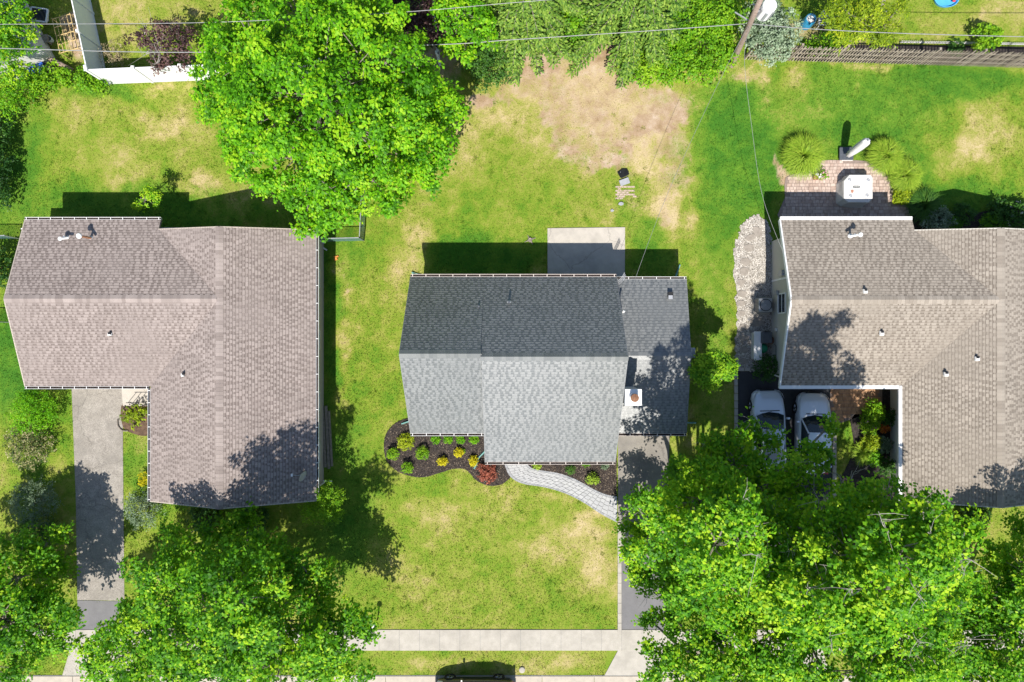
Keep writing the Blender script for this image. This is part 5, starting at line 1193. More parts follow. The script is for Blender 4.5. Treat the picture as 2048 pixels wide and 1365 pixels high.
# front bed of the middle house
MG = 'small shrubs in the front mulch bed'
shrub('mulch_shrub', 'largest lime yellow round shrub at the left end of the mulch bed', 813, 882, .5, .5, 'leaf_lime', leaf=.055, dens=420, per=11, sigma=.045, group=MG, tint0=.8)
for px, py, r_, lab in ((788, 906, .36, 'round green shrub at the lawn edge of the mulch bed, leftmost'), (846, 905, .40, 'round green shrub in the middle of the mulch bed'), (816, 934, .37, 'round green shrub at the bottom bulge of the mulch bed')):
    shrub('mulch_shrub', lab, px, py, r_, .62, 'leaf_bright', leaf=.05, dens=560, per=11, sigma=.04, group=MG, tint0=.85)
for px, py, lab in ((886, 922, 'golden yellow shrub low in the middle of the mulch bed'), (918, 904, 'golden yellow shrub with a green side in the mulch bed'), (947, 921, 'golden yellow shrub beside the green drain pipe')):
    shrub('mulch_shrub', lab, px, py, .30, .44, 'leaf_yellow', leaf=.05, dens=620, per=11, sigma=.04, group=MG, tint0=.65)
shrub('mulch_shrub', 'tiny green shrub tucked beside the golden shrub', 927, 902, .14, .2, 'leaf_bright', leaf=.05, dens=600, per=9, sigma=.03, group=MG)
for k, px in enumerate((873, 897, 922, 949)):
    shrub('mulch_shrub', ('small dark green shrub under the eave, behind the largest lime shrub', 'small dark green shrub under the eave, second in the row from the lime shrub', 'small dark green shrub under the eave, behind the golden shrub with a green side', 'small dark green shrub under the eave, next to the projecting front roof')[k], px, 878, .28, .4, 'leaf_maple', leaf=.055, dens=480, per=10, sigma=.045, group='row of shrubs under the eave', tint0=.55)
shrub('japanese_maple', 'low red-leaved maple bush where the walk meets the house', 975, 946, .55, .6, 'leaf_red', leaf=.075, dens=260, per=11, sigma=.07, tint0=.55, lobes=[(974, 940, .45, .33), (965, 952, .3, .28), (985, 953, .3, .28), (974, 958, .25, .25), (985, 937, .4, .24), (964, 938, .4, .24)])
shrub('entry_shrub', 'dark green spiky shrub in the mulch beside the paver walk', 1140, 939, .3, .4, 'leaf_deep', leaf=.07, dens=420, per=10, sigma=.05, asp=.35, tint0=.75)
shrub('entry_shrub', 'loose yellow-green shrub in the mulch near the driveway', 1184, 957, .38, .55, 'leaf_grass', leaf=.065, dens=300, per=10, sigma=.06, tint0=.7)
shrub('entry_shrub', 'pale green plant half hidden under the front gutter', 1074, 927, .34, .3, 'leaf_grass', leaf=.07, dens=300, per=10, sigma=.05, tint0=.8)
shrub('entry_shrub', 'small blue-green plant under the front gutter by the driveway', 1208, 931, .24, .3, 'leaf_silver', leaf=.06, dens=420, per=10, sigma=.05, tint0=.5)
shrub('entry_shrub', 'tiny green plant under the front gutter beside the dark spiky shrub', 1172, 928, .22, .25, 'leaf_bright', leaf=.06, dens=420, per=10, sigma=.05, tint0=.4)
# between the houses
tree('young_tree', 'bright green young tree between the grey roof wing and the gravel strip', (1410, 755), [(1425, 735, 3.9, .8), (1402, 750, 3.4, .65), (1447, 745, 3.5, .6), (1422, 765, 3.0, .6), (1440, 715, 3.6, .5), (1402, 722, 3.5, .4), (1460, 725, 3.2, .35)], 'leaf_bright', dens=150, per=26, sigma=.16, leaf=.12, trunk_r=.06, tint0=.7, bk=9, br=(.25, .5))
shrub('dark_shrub', 'dark green shrub against the cream wall below the storage bench', 1528, 735, .85, 1.1, 'leaf_deep', leaf=.08, dens=140, per=13, sigma=.08, tint0=.4)
# patio of the right house
GG = 'fountain grasses around the paved patio'
grass_clump('fountain_grass', 'largest arching green fountain grass at the left of the paved patio', 1597, 318, 1.0, 1.15, n=2600, group=GG)
grass_clump('fountain_grass', 'arching green fountain grass right of the closed parasol', 1759, 319, .85, 1.1, n=2200, group=GG)
grass_clump('fountain_grass', 'arching green fountain grass at the right curve of the paved patio', 1800, 356, .8, 1.0, n=2000, group=GG)
grass_clump('fountain_grass', 'dark fountain grass in the shade behind the taupe roof', 1840, 415, .9, .8, 'leaf_deep', n=900, group=GG)
shrub('golden_shrub', 'golden and green leafy shrub at the corner of the paved patio', 1796, 392, .6, .7, 'leaf_lime', leaf=.09, dens=180, per=12, sigma=.08, tint0=.5)
FG = 'foundation plants behind the taupe-roofed house'
shrub('foundation_shrub', 'light green lacy mound beside the roof corner', 1865, 445, .85, .9, 'leaf_silver', leaf=.09, dens=140, per=12, sigma=.09, group=FG, tint0=.45, sx=1.2)
shrub('foundation_shrub', 'low green mound behind the taupe roof between lacy mound and dark shrub', 1895, 452, .6, .7, 'leaf_bright', leaf=.08, dens=160, per=12, sigma=.08, group=FG, tint0=.2)
shrub('foundation_shrub', 'dark loose shrub in the gable shadow behind the taupe roof', 1915, 430, .7, .8, 'leaf_deep', leaf=.1, dens=110, per=12, sigma=.1, group=FG, tint0=.45)
shrub('foundation_shrub', 'low bright strip of shrub against the gable wall of the taupe house', 1975, 452, .7, .7, 'leaf_bright', leaf=.08, dens=150, per=12, sigma=.08, group=FG, tint0=.3, sx=1.4)
shrub('foundation_shrub', 'dark leafy shrub in the shade beside the white hydrangea', 1985, 425, .8, .9, 'leaf_deep', leaf=.11, dens=100, per=12, sigma=.1, group=FG, tint0=.6)
shrub('hydrangea_shrub', 'hydrangea with white flower heads in the shade behind the taupe roof', 2025, 435, .95, 1.1, 'leaf_deep', leaf=.12, dens=110, per=12, sigma=.1, group=FG, tint0=.6, extra=('petal_white', 26, .075))
# courtyard plants
CG = 'courtyard plants beside the taupe-roofed house'
shrub('courtyard_shrub', 'rounded bright green shrub by the orange paving', 1738, 822, .7, 1.0, 'leaf_bright', leaf=.1, dens=160, per=12, sigma=.08, group=CG, tint0=.6)
shrub('courtyard_shrub', 'green shrub with pale pink tips beside the rounded shrub', 1732, 848, .6, .8, 'leaf_bright', leaf=.1, dens=150, per=12, sigma=.09, group=CG, tint0=.7, extra=('petal_pink', 10, .05))
shrub('courtyard_shrub', 'small flame orange plant in the dark courtyard bed', 1761, 854, .3, .5, 'leaf_orange', leaf=.08, dens=300, per=10, sigma=.06, group=CG)
shrub('courtyard_shrub', 'yellow-green leafy plant below the pink-tipped shrub', 1733, 885, .6, .7, 'leaf_lime', leaf=.11, dens=140, per=12, sigma=.09, group=CG, tint0=.55)
grass_clump('courtyard_grass', 'arching yellow-green grass clump at the lawn edge of the courtyard', 1722, 905, .6, .6, n=500, group=CG)
shrub('courtyard_shrub', 'grey-green mound in the dark bed by the cream courtyard wall', 1763, 888, .5, .6, 'leaf_silver', leaf=.09, dens=170, per=12, sigma=.08, group=CG, tint0=.5)
shrub('courtyard_shrub', 'dark shrub near the cream courtyard wall above the orange plant', 1770, 835, .5, .7, 'leaf_deep', leaf=.09, dens=150, per=12, sigma=.08, group=CG, tint0=.6)
shrub('courtyard_shrub', 'dark blue-green shrub low in the courtyard bed', 1765, 930, .6, .7, 'leaf_deep', leaf=.09, dens=130, per=12, sigma=.08, group=CG, tint0=.6)
shrub('courtyard_shrub', 'olive green shrub between the grass clump and dark bed', 1742, 915, .5, .6, 'leaf_oak', leaf=.1, dens=150, per=12, sigma=.09, group=CG, tint0=.5)
shrub('foundation_shrub', 'dark shrub in the deep shade under the front gable of the taupe roof', 1935, 1030, .9, 1.0, 'leaf_deep', leaf=.11, dens=90, per=12, sigma=.11, group=FG, tint0=.5)
#--SECTION-OBJECTS--

# ------------------------------------------------------------------ cars
def loft(mb, secs):
    """secs: list of rings (equal length lists of points, open half-to-half strips)"""
    n = len(secs[0]); vs = [p for s in secs for p in s]; fs = []
    for i in range(len(secs)-1):
        for k in range(n-1): fs.append((i*n + k, i*n + k + 1, (i+1)*n + k + 1, (i+1)*n + k))
    fs.append(tuple(range(n-1, -1, -1))); fs.append(tuple(range((len(secs)-1)*n, len(secs)*n)))
    mb.add(vs, fs)
def make_car(label, paint, loc, rz, suv=False, group=None):
    t = thing('parked_car', label, 'car', (0, 0, 0), group)
    L, Wd = (4.55, 1.84); ht = 1.66 if suv else 1.46; belt = 1.02 if suv else .93
    # (y, half width at belt, half width at sill, deck height)
    st = [(-2.27, .58, .60, .70), (-2.20, .76, .74, .84), (-2.0, .84, .84, .93), (-1.55, .89, .89, belt), (-.8, .905, .915, belt), (.2, .905, .915, belt), (.95, .89, .91, belt), (1.35, .87, .90, belt - .04), (1.75, .83, .875, belt - .10), (2.03, .74, .81, belt - .18), (2.20, .60, .68, belt - .30), (2.275, .42, .52, belt - .46)]
    secs = []
    for y, wb, ws, z in st:
        zs = .24 if abs(y) < 2.1 else .34
        half = [(ws*.94, zs), (ws, zs + .16), (ws*1.005, (zs + z)/2), (wb, z - .10), (wb - .06, z - .025), (wb*.78, z + .005), (wb*.74, z + .022), (wb*.35, z + .032), (0, z + .036)]
        secs.append([Vector((x, y, q)) for x, q in half] + [Vector((-x, y, q)) for x, q in half[-2::-1]])
    b = MB(); loft(b, secs); body = b.build('body', paint, t, smooth=True)
    body.data.polygons.foreach_set('use_smooth', [len(p.vertices) == 4 for p in body.data.polygons])
    yb = -2.0 if suv else -1.72; yr0 = -1.72 if suv else -1.0; yr1 = .12; yf = 1.02; hw = .80; rw = .60
    zb = belt + .0
    A = lambda x, y, z: Vector((x, y, z))
    roof = MB(); rs = []
    for y, w_, dz in ((yr0, rw*.94, -.03), (yr0 + .35, rw, 0), (-.4, rw*1.01, .015), (yr1 - .1, rw, 0), (yr1 + .04, rw*.97, -.025)):
        rs.append([A(w_ + .03, y, ht - .09 + dz), A(w_*.97, y, ht - .03 + dz), A(w_*.6, y, ht + dz), A(0, y, ht + .015 + dz), A(-w_*.6, y, ht + dz), A(-w_*.97, y, ht - .03 + dz), A(-w_ - .03, y, ht - .09 + dz)])
    loft(roof, rs); roof.build('roof', paint, t, smooth=False)
    ws = MB()
    ws_rows = []
    for f in (0, .33, .66, 1.0):
        y = yf + (yr1 - yf)*f; z = zb + .02 + (ht - .05 - zb - .02)*f; w_ = (hw - .03) + (rw - .02 - hw + .03)*f
        ws_rows.append([A(w_, y - .16*(1-f) - .05*f, z), A(w_*.6, y - .03, z + .03), A(0, y + .03, z + .045), A(-w_*.6, y - .03, z + .03), A(-w_, y - .16*(1-f) - .05*f, z)])
    loft(ws, ws_rows); ws.build('windshield', 'car_glass', t, smooth=False)
    rg = MB(); rr = []
    for f in (0, .5, 1.0):
        y = yb + (yr0 - yb)*f; z = zb + .02 + (ht - .07 - zb)*f; w_ = hw - .06 + (rw - hw)*f
        rr.append([A(w_, y + .08, z), A(w_*.5, y, z + .02), A(-w_*.5, y, z + .02), A(-w_, y + .08, z)])
    loft(rg, rr); rg.build('rear_window', 'car_glass', t)
    for s in (-1, 1):
        for y0_, y1_ in ((yb + .15, -.42), (-.36, yf - .22)):
            g = MB(); tz = ht - .07
            lerp = lambda yy: max(yr0 + .02, min(yr1, yy))
            g.add([A(s*hw, y0_, zb - .02), A(s*hw, y1_, zb - .02), A(s*(rw + .02), lerp(y1_), tz), A(s*(rw + .02), lerp(y0_), tz),
                   A(s*(hw - .3), y0_, zb - .02), A(s*(hw - .3), y1_, zb - .02), A(s*(rw - .2), lerp(y1_), tz), A(s*(rw - .2), lerp(y0_), tz)], [(0, 1, 2, 3), (7, 6, 5, 4), (0, 4, 5, 1), (1, 5, 6, 2), (2, 6, 7, 3), (3, 7, 4, 0)])
            g.build('side_window', 'car_glass', t)
        p = MB(); p.tube([A(s*(hw + .01), yf - .13, zb - .02), A(s*(rw + .03), yr1 - .02, ht - .06)], .045, 6); p.tube([A(s*(hw + .01), yb + .1, zb - .02), A(s*(rw + .02), yr0 + .03, ht - .07)], .06, 6); p.tube([A(s*(hw + .02), -.39, zb - .02), A(s*(rw + .04), -.39, ht - .07)], .035, 6); p.build('pillar', paint, t)
        m = MB(); m.box((s*1.0, .68, zb + .06), (.2, .13, .14), taper=.8); m.tube([(s*.88, .68, zb), (s*.97, .68, zb + .05)], .03, 6); m.build('mirror', paint, t, bevel=.03)
        h = MB(); h.add([A(s*.83, 1.72, .72), A(s*.80, 1.75, .83), A(s*.66, 2.08, .76), A(s*.52, 2.17, .68), A(s*.60, 2.19, .60), A(s*.80, 2.0, .62)], [(0, 1, 2, 5), (2, 3, 4, 5)] if s < 0 else [(5, 2, 1, 0), (5, 4, 3, 2)])
        for v_i in range(len(h.v)): h.v[v_i] = tuple(Vector(h.v[v_i]) + Vector((s*.045, .035, .03)))
        h.build('headlight', 'lamp_clear', t)
        l = MB(); l.box((s*.70, -2.2, .78), (.26, .12, .16)); l.build('tail_light', 'lamp_red', t, bevel=.02)
        for y in (-1.38, 1.38):
            w_ = MB(); q = []
            for r_, x in ((.20, -.10), (.32, -.11), (.335, -.08), (.335, .08), (.32, .11), (.20, .10)): q.append((r_, x))
            n = 20; vs = []; fs = []
            for r_, x in q:
                for k in range(n): vs.append(A(s*.82 + x, y + math.cos(k*2*math.pi/n)*r_, .335 + math.sin(k*2*math.pi/n)*r_))
            for i in range(len(q)-1):
                for k in range(n): fs.append((i*n + k, i*n + (k+1) % n, (i+1)*n + (k+1) % n, (i+1)*n + k))
            w_.add(vs, fs); wo_ = w_.build('wheel', 'rubber', t)
            rm = MB()
            for k in range(5):
                a = k*2*math.pi/5; rm.bar((s*.91, y, .335), (s*.91, y + math.cos(a)*.21, .335 + math.sin(a)*.21), .06, .03, up=(1, 0, 0))
            rm.tube([(s*.80, y, .335), (s*.905, y, .335)], .20, 16); rm.build('rim', 'chrome', wo_)
    g = MB(); g.box((0, 2.255, .60), (.8, .06, .12)); g.build('grille', 'black_plastic', t, bevel=.02)
    c = MB(); c.bar((-.55, 1.12, belt + .01), (.55, 1.12, belt + .01), .05, .02); c.bar((.1, 1.1, belt + .03), (-.35, .98, belt + .06), .02, .02); c.build('wipers', 'black_plastic', t)
    pl = MB(); pl.box((0, -2.29, .62), (.5, .02, .12)); pl.build('number_plate', 'vinyl_white', t)
    t.location = loc; t.rotation_euler = (0, 0, rz)
    for o in t.children: o.matrix_parent_inverse = Matrix.Identity(4)
    for o in t.children:
        for q in o.children: q.matrix_parent_inverse = Matrix.Identity(4)
    return t
CGp = 'silver cars in the dark driveway'
pc = W(1540, 862, .9); make_car('silver car by the driveway edging, half under the branches', 'car_silver', (pc.x, pc.y, .014), math.radians(1.5), False, CGp)
pc = W(1629, 868, .9); make_car('light silver car beside the orange-paved courtyard', 'car_pearl', (pc.x, pc.y, .014), math.radians(-1), True, CGp)
pc = W(948, 1382, .8); make_car('black car parked along the street kerb', 'car_black', (pc.x, pc.y - .35, 0.0), math.radians(90), False)

# ------------------------------------------------------------------ utility pole and wires
pole = thing('utility_pole', 'weathered brown utility pole between the vines and the silvery shrub', 'pole', W(1463, 131))
p0, p1, p2 = W(1463, 131, 0), W(1500, 47, 5.4), W(1530, -14, 9.2)
PT = p1 + (p1 - p0)*.72
MB().tube([p0 - Vector((0, 0, .2)), p0, p1, PT], [.18, .165, .14, .12], 12).build('pole_shaft', 'pole_wood', pole, smooth=True)
MB().bar(PT + Vector((-1.1, .3, -.3)), PT + Vector((1.1, -.3, -.3)), .1, .12).build('crossarm', 'pole_wood', pole)
for s in (-1, -.4, .4, 1):
    MB().lathe([(.05, 0), (.07, .05), (.04, .1), (.06, .14), (.02, .18)], PT + Vector((s*1.05, -s*.28, -.24)), 10).build('insulator', 'white_metal', pole)
tp = W(1534, 18, 6.6)
tr_ = MB(); tr_.lathe([(.30, 0), (.34, .04), (.34, .95), (.30, 1.02), (.10, 1.08)], tp - Vector((0, 0, .6)), 18); tro = tr_.build('transformer', 'vinyl_white', pole, smooth=False)
for k in range(7):
    a = k*2*math.pi/7; MB().box(tp + Vector((math.cos(a)*.37, math.sin(a)*.37, -.1)), (.03, .12, .7), rz=a).build('cooling_fin', 'grey_metal', tro)
MB().bar(tp, tp + (p1 + (p1-p0)*.22 - tp)*.95, .08, .1).build('transformer_bracket', 'grey_metal', pole)
for q in (W(1470, 25, 5.2), W(1505, 8, 6.6)):
    MB().bar(q, q + Vector((.6, -.5, .2)), .05, .05).build('brace', 'grey_metal', pole)
def wire(label, pts, r=.018, sag=.0, name='power_line', m='wire_grey', group='overhead wires'):
    P_ = [tuple(W(*p)) if not isinstance(p, Vector) else tuple(p) for p in pts]
    P_ = catmull(P_, False, 8)
    o = MB().tube(P_, r, 5).build(name, m, smooth=True)
    return tag(o, label, 'cable', group)
A_ = p1
wire('thick grey cable running left from the pole past the spruces and maple', [(-300, 88, 5.9), (0, 97, 5.5), (400, 105, 5.1), (870, 90, 5.0), (1024, 80, 5.05), (1300, 62, 5.2), (1490, 48, 5.4)], .021)
wire('thick grey cable running right from the pole above the picket fence', [(1500, 48, 5.4), (1620, 58, 5.2), (1800, 67, 5.15), (2048, 74, 5.5), (2400, 82, 6.2)], .021)
wire('thin pale high line crossing the top from the shed to the maple', [(-300, 52, 9.0), (0, 49, 8.7), (430, 45, 8.4), (800, 25, 8.3), (1024, 6, 8.5), (1300, -16, 9.0)], .014)
wire('thin twisted service line from the pole to the grey-roofed house', [A_, W(1440, 160, 5.0), W(1330, 400, 4.5), MASTP], .009)
wire('thin twisted service line from the pole to the cream-sided house', [A_, W(1489, 120, 5.1), W(1503, 250, 4.3), W(1527, 400, 3.6), Vector((XW - .25, W(0, 552).y + .1, 3.2))], .009)

# ------------------------------------------------------------------ fences
def vinyl_run(label, a, b, n, h=2.0, name='vinyl_fence', boards=0):
    a = W(*a); b = W(*b); t = thing(name, label, 'fence', a.lerp(b, .5), 'white vinyl fence sections')
    d = (b - a).normalized(); U = Vector((0, 0, 1))
    for i in range(n + 1):
        p = a.lerp(b, i/n); ps = MB(); ps.box(p + U*(h/2 + .04), (.13, .13, h + .1), rz=math.atan2(d.y, d.x)); o = ps.build('post', 'vinyl_white', t)
        MB().box(p + U*(h + .125), (.19, .19, .05), rz=math.atan2(d.y, d.x), taper=.7).build('post_cap', 'vinyl_white', o)
    for i in range(n):
        p = a.lerp(b, i/n) + d*.066; q = a.lerp(b, (i+1)/n) - d*.066
        L = (q - p).length; k = max(1, int(round(L/.28)))
        for j in range(k):
            u0 = p.lerp(q, (j + .008)/k); u1 = p.lerp(q, (j + .992)/k)
            MB().bar(u0 + U*(h*.5), u1 + U*(h*.5), .03, h - .2).build('board', 'vinyl_white', t)
        MB().bar(p + U*(h - .05), q + U*(h - .05), .055, .12).build('top_rail', 'vinyl_white', t); MB().bar(p + U*.08, q + U*.08, .055, .14).build('bottom_rail', 'vinyl_white', t)
    return t
vinyl_run('white vinyl fence section facing the sunny back lawn', (217, 168), (660, 150), 5)
vinyl_run('white vinyl fence section running back from the corner, in shade', (216, 163), (172, -40), 3)
vinyl_run('short white vinyl fence piece beside the dark purple tree', (880, 130), (872, 20), 1, 1.6)

pf = thing('picket_fence', 'weathered grey wooden picket fence along the right back lawn', 'fence', W(1780, 130))
fa, fb = W(1490, 120), W(2100, 138); d = (fb - fa).normalized(); n = 104; U = Vector((0, 0, 1)); pm = {}
for i in range(n + 1):
    t_ = random.choice((.1, .3, .5, .7, .9)); hh = 1.95
    if t_ not in pm:
        q = MB(); q.tint = t_; q.add([(-.029, -.011, 0), (.029, -.011, 0), (.029, -.011, hh - .06), (0, -.011, hh), (-.029, -.011, hh - .06), (-.029, .011, 0), (.029, .011, 0), (.029, .011, hh - .06), (0, .011, hh), (-.029, .011, hh - .06)],
                              [(0, 1, 2, 3, 4), (9, 8, 7, 6, 5), (0, 5, 6, 1), (1, 6, 7, 2), (2, 7, 8, 3), (3, 8, 9, 4), (4, 9, 5, 0)]); pm[t_] = q.mesh('picket', 'picket_wood')
    o = bpy.data.objects.new('picket', pm[t_]); link(o, pf); o.location = fa.lerp(fb, i/n) + U*(.03 + random.uniform(-.02, .02)); o.rotation_euler = (random.gauss(0, .01), random.gauss(0, .012), math.atan2(d.y, d.x))
nrm = Vector((-d.y, d.x, 0))
for z in (.45, 1.0, 1.55):
    MB().bar(fa + U*z + nrm*.04, fb + U*z + nrm*.04, .05, .09).build('rail', 'old_wood', pf)
for i in range(8):
    p = fa.lerp(fb, i/7); MB().box(p + nrm*.1 + U*.98, (.12, .12, 1.96)).build('post', 'old_wood', pf)
ef = thing('edging_fence', 'low white scalloped edging fence between the bed and far lawn', 'fence', W(1920, 88))
q = MB(); q.box((0, 0, .13), (.06, .02, .26), taper=.9); me = q.mesh('picket', 'siding_white')
for i in range(66):
    o = bpy.data.objects.new('picket', me); link(o, ef); o.location = W(1800 + i*4.2, 86 + i*.07)
MB().bar(W(1800, 86, .12) + Vector((0, .02, 0)), W(2080, 91, .12) + Vector((0, .02, 0)), .02, .05).build('rail', 'siding_white', ef)
# chain link
cl = thing('chain_link_fence', 'low green chain-link fence and gate between the brown-roofed and grey-roofed houses', 'fence', W(700, 484))
def chain(par, a, b, h=1.2):
    a = W(*a); b = W(*b); L = (b - a).length; d = (b - a)/L; s = .11; m = MB(); k = -int(h/s)
    for i in range(k, int(L/s)):
        for sg in (0, 1):
            u0, z0, u1, z1 = i*s, 0.03, i*s + h, h
            if u0 < 0: z0 = .03 + (0 - u0); u0 = 0
            if u1 > L: z1 = h - (u1 - L); u1 = L
            if z1 - z0 < .05 or u1 - u0 < .05: continue
            if sg: m.tube([a + d*(L - u0) + U*z0, a + d*(L - u1) + U*z1], .006, 3, cap=False)
            else: m.tube([a + d*u0 + U*z0, a + d*u1 + U*z1], .006, 3, cap=False)
    m.build('mesh_panel', 'mesh_green', par); MB().tube([a + U*h, b + U*h], .025, 6).build('top_rail', 'grey_metal', par)
    for p in (a, b): MB().tube([p, p + U*(h + .05)], .032, 8).build('post', 'grey_metal', par)
chain(cl, (643, 484), (728, 482)); chain(cl, (728, 482), (733, 380))
cl2 = thing('chain_link_fence', 'low chain-link fence beyond the left end of the brown roof', 'fence', W(0, 480))
chain(cl2, (-40, 478), (40, 478)); chain(cl2, (-40, 645), (26, 645))

# ------------------------------------------------------------------ left back corner
sh = thing('garden_shed', 'pale grey shed with low roof half hidden under the tree', 'shed', W(30, 110))
pa, pb, pc_, pd = W(52, 0), W(112, 120), W(30, 165), W(-50, 40)
MB().prism([pa, pb, pc_, pd], 0, 2.1).build('wall', 'siding_white', sh)
ctr = (pa + pb + pc_ + pd)/4; ex_ = [ctr + (p - ctr)*1.08 for p in (pa, pb, pc_, pd)]
b = MB(); m1 = (ex_[0] + ex_[3])/2 + U*2.9; m2 = (ex_[1] + ex_[2])/2 + U*2.9
b.add([ex_[0] + U*2.1, ex_[1] + U*2.1, m2, m1, ex_[3] + U*2.1, ex_[2] + U*2.1, ex_[0] + U*2.0, ex_[1] + U*2.0, ex_[3] + U*2.0, ex_[2] + U*2.0], [(0, 1, 2, 3), (3, 2, 5, 4), (0, 6, 7, 1), (4, 5, 9, 8), (1, 7, 9, 5, 2), (0, 3, 4, 8, 6)]); b.build('roof', 'grey_metal', sh)
opening(sh, 'window', tuple((pa*.8 + pb*.2) + U*1.2 + Vector((.03, .02, 0))), .7, .8, tuple(Vector((pb.y - pa.y, -(pb.x - pa.x), 0)).normalized() * -1)[:2])
cold = thing('cold_frame', 'white framed dark glass panel standing beside the shed', 'frame', W(78, 30))
MB().box(W(78, 30, .35), (.95, .7, .08), rz=-.15).build('glass', 'glass_dark', cold)
for s in (-1, 1):
    MB().box(W(78, 30, .37) + Vector((s*.46, -s*.07, 0)), (.07, .76, .1), rz=-.15).build('frame_bar', 'vinyl_white', cold); MB().box(W(78, 30, .37) + Vector((s*.05, s*.36, 0)), (.9, .07, .1), rz=-.15).build('frame_bar', 'vinyl_white', cold)
for s in (-1, 1): MB().box(W(78, 30, .16) + Vector((s*.42, 0, 0)), (.06, .6, .32)).build('leg', 'vinyl_white', cold)
tl = thing('bamboo_trellis', 'tan bamboo lattice trellis over the vegetable patch beside the white fence', 'trellis', W(130, 70))
c00, c10, c01, c11 = W(104, 38, 1.2), W(140, 28, 1.2), W(120, 106, 1.0), W(156, 96, 1.0)
for i in range(6):
    f = i/5; MB().tube([c00.lerp(c10, f), c01.lerp(c11, f)], .02, 6).build('cane', 'bamboo', tl)
for i in range(5):
    f = i/4; MB().tube([c00.lerp(c01, f) - U*.03, c10.lerp(c11, f) - U*.03], .024, 6).build('cross_cane', 'bamboo', tl)
for c in (c00, c10, c01, c11): MB().tube([Vector((c.x, c.y, -.05)), c + U*.05], .025, 6).build('leg', 'bamboo', tl)
lg = MB().tube([W(70, 97, .35), W(100, 118, .28), W(144, 142, .16)], [.13, .15, .16], 12).build('log', 'pole_wood', smooth=True); tag(lg, 'long brown log lying between the shed and the vines', 'log')
tb = thing('wooden_crate', 'small brown wooden crate against the shed wall', 'crate', W(93, 80))
for k in range(3): MB().box(W(93, 80, .22) + Vector((0, -.16 + k*.16, .16)), (.34, .14, .04), rz=.1).build('slat', 'old_wood', tb)
for s in (-1, 1): MB().box(W(93, 80, .18) + Vector((s*.17, 0, 0)), (.04, .46, .36), rz=.1).build('side_panel', 'old_wood', tb)
bk = MB(); bk.lathe([(.12, 0), (.17, .3), (.16, .3), (.115, .03)], W(104, 82), 14); tag(bk.build('bucket', 'vinyl_white'), 'white bucket beside the wooden crate', 'bucket')
bb = thing('storage_bin', 'blue plastic storage bin under the leaves beside the log', 'bin', W(74, 138))
MB().box(W(74, 138, .22), (.75, .5, .44), rz=.35, taper=1.08).build('tub', 'bin_blue', bb); MB().box(W(74, 138, .46), (.84, .58, .05), rz=.35, taper=.95).build('lid', 'bin_blue', bb, bevel=.015)
wb = thing('wooden_planter', 'low brown wooden planter box beside the blue bin', 'planter', W(98, 138))
for k in range(4): MB().box(W(98, 138, .15) + Vector((-.2 + k*.13, 0, .12)), (.11, .5, .03), rz=-.6).build('slat', 'plank_wood', wb)
MB().box(W(98, 138, .12), (.5, .46, .22), rz=-.6).build('box', 'plank_wood', wb)

# ------------------------------------------------------------------ right back corner
ba = thing('barrel', 'blue plastic barrel with open top among the green shrubs', 'barrel', W(1610, 45))
o = MB(); bc = W(1609, 52); o.lathe([(.26, 0), (.31, .1), (.33, .45), (.31, .8), (.28, .9), (.26, .9), (.27, .5)], bc, 18); o.build('drum', 'barrel_blue', ba, smooth=False)
MB().lathe([(.25, .7), (.25, .72), (.02, .74)], bc, 16).build('contents', 'cover_grey', ba)
wf = thing('garden_chair', 'white metal garden chair frame beside the blue barrel', 'chair', W(1640, 55))
cq = W(1640, 50)
for s in (-1, 1):
    MB().tube([cq + Vector((s*.25, -.3, 0)), cq + Vector((s*.25, -.25, .45)), cq + Vector((s*.25, .2, .42)), cq + Vector((s*.22, .38, .95))], .02, 6).build('side_rail', 'vinyl_white', wf)
    MB().tube([cq + Vector((s*.25, .22, .42)), cq + Vector((s*.25, .3, 0))], .02, 6).build('leg', 'vinyl_white', wf)
for k in range(4): MB().bar(cq + Vector((-.24, -.2 + .12*k, .44)), cq + Vector((.24, -.2 + .12*k, .44)), .05, .02).build('seat_slat', 'vinyl_white', wf)
for k in range(3): MB().bar(cq + Vector((-.23, .25 + .05*k, .55 + .16*k)), cq + Vector((.23, .25 + .05*k, .55 + .16*k)), .05, .02).build('back_slat', 'vinyl_white', wf)
wp = thing('wading_pool', 'light blue plastic wading pool with red rim toy on the far lawn', 'pool', W(1890, 2))
MB().lathe([(.55, 0), (.62, .22), (.58, .22), (.52, .05), (.02, .04)], W(1889, 0), 24, 1.15, .85).build('tub', 'pool_blue', wp)
MB().box(W(1908, 2, .24), (.16, .12, .1)).build('toy', 'toy_red', wp, bevel=.03)
pt_ = thing('garden_post', 'grey garden post standing on the bare strip by the far lawn', 'post', W(1772, 22)); MB().box(W(1771, 24, .45), (.14, .1, .9), taper=.7).build('shaft', 'grey_metal', pt_); MB().box(W(1766, 10, .3), (.25, .5, .08)).build('base_plate', 'plank_wood', pt_)

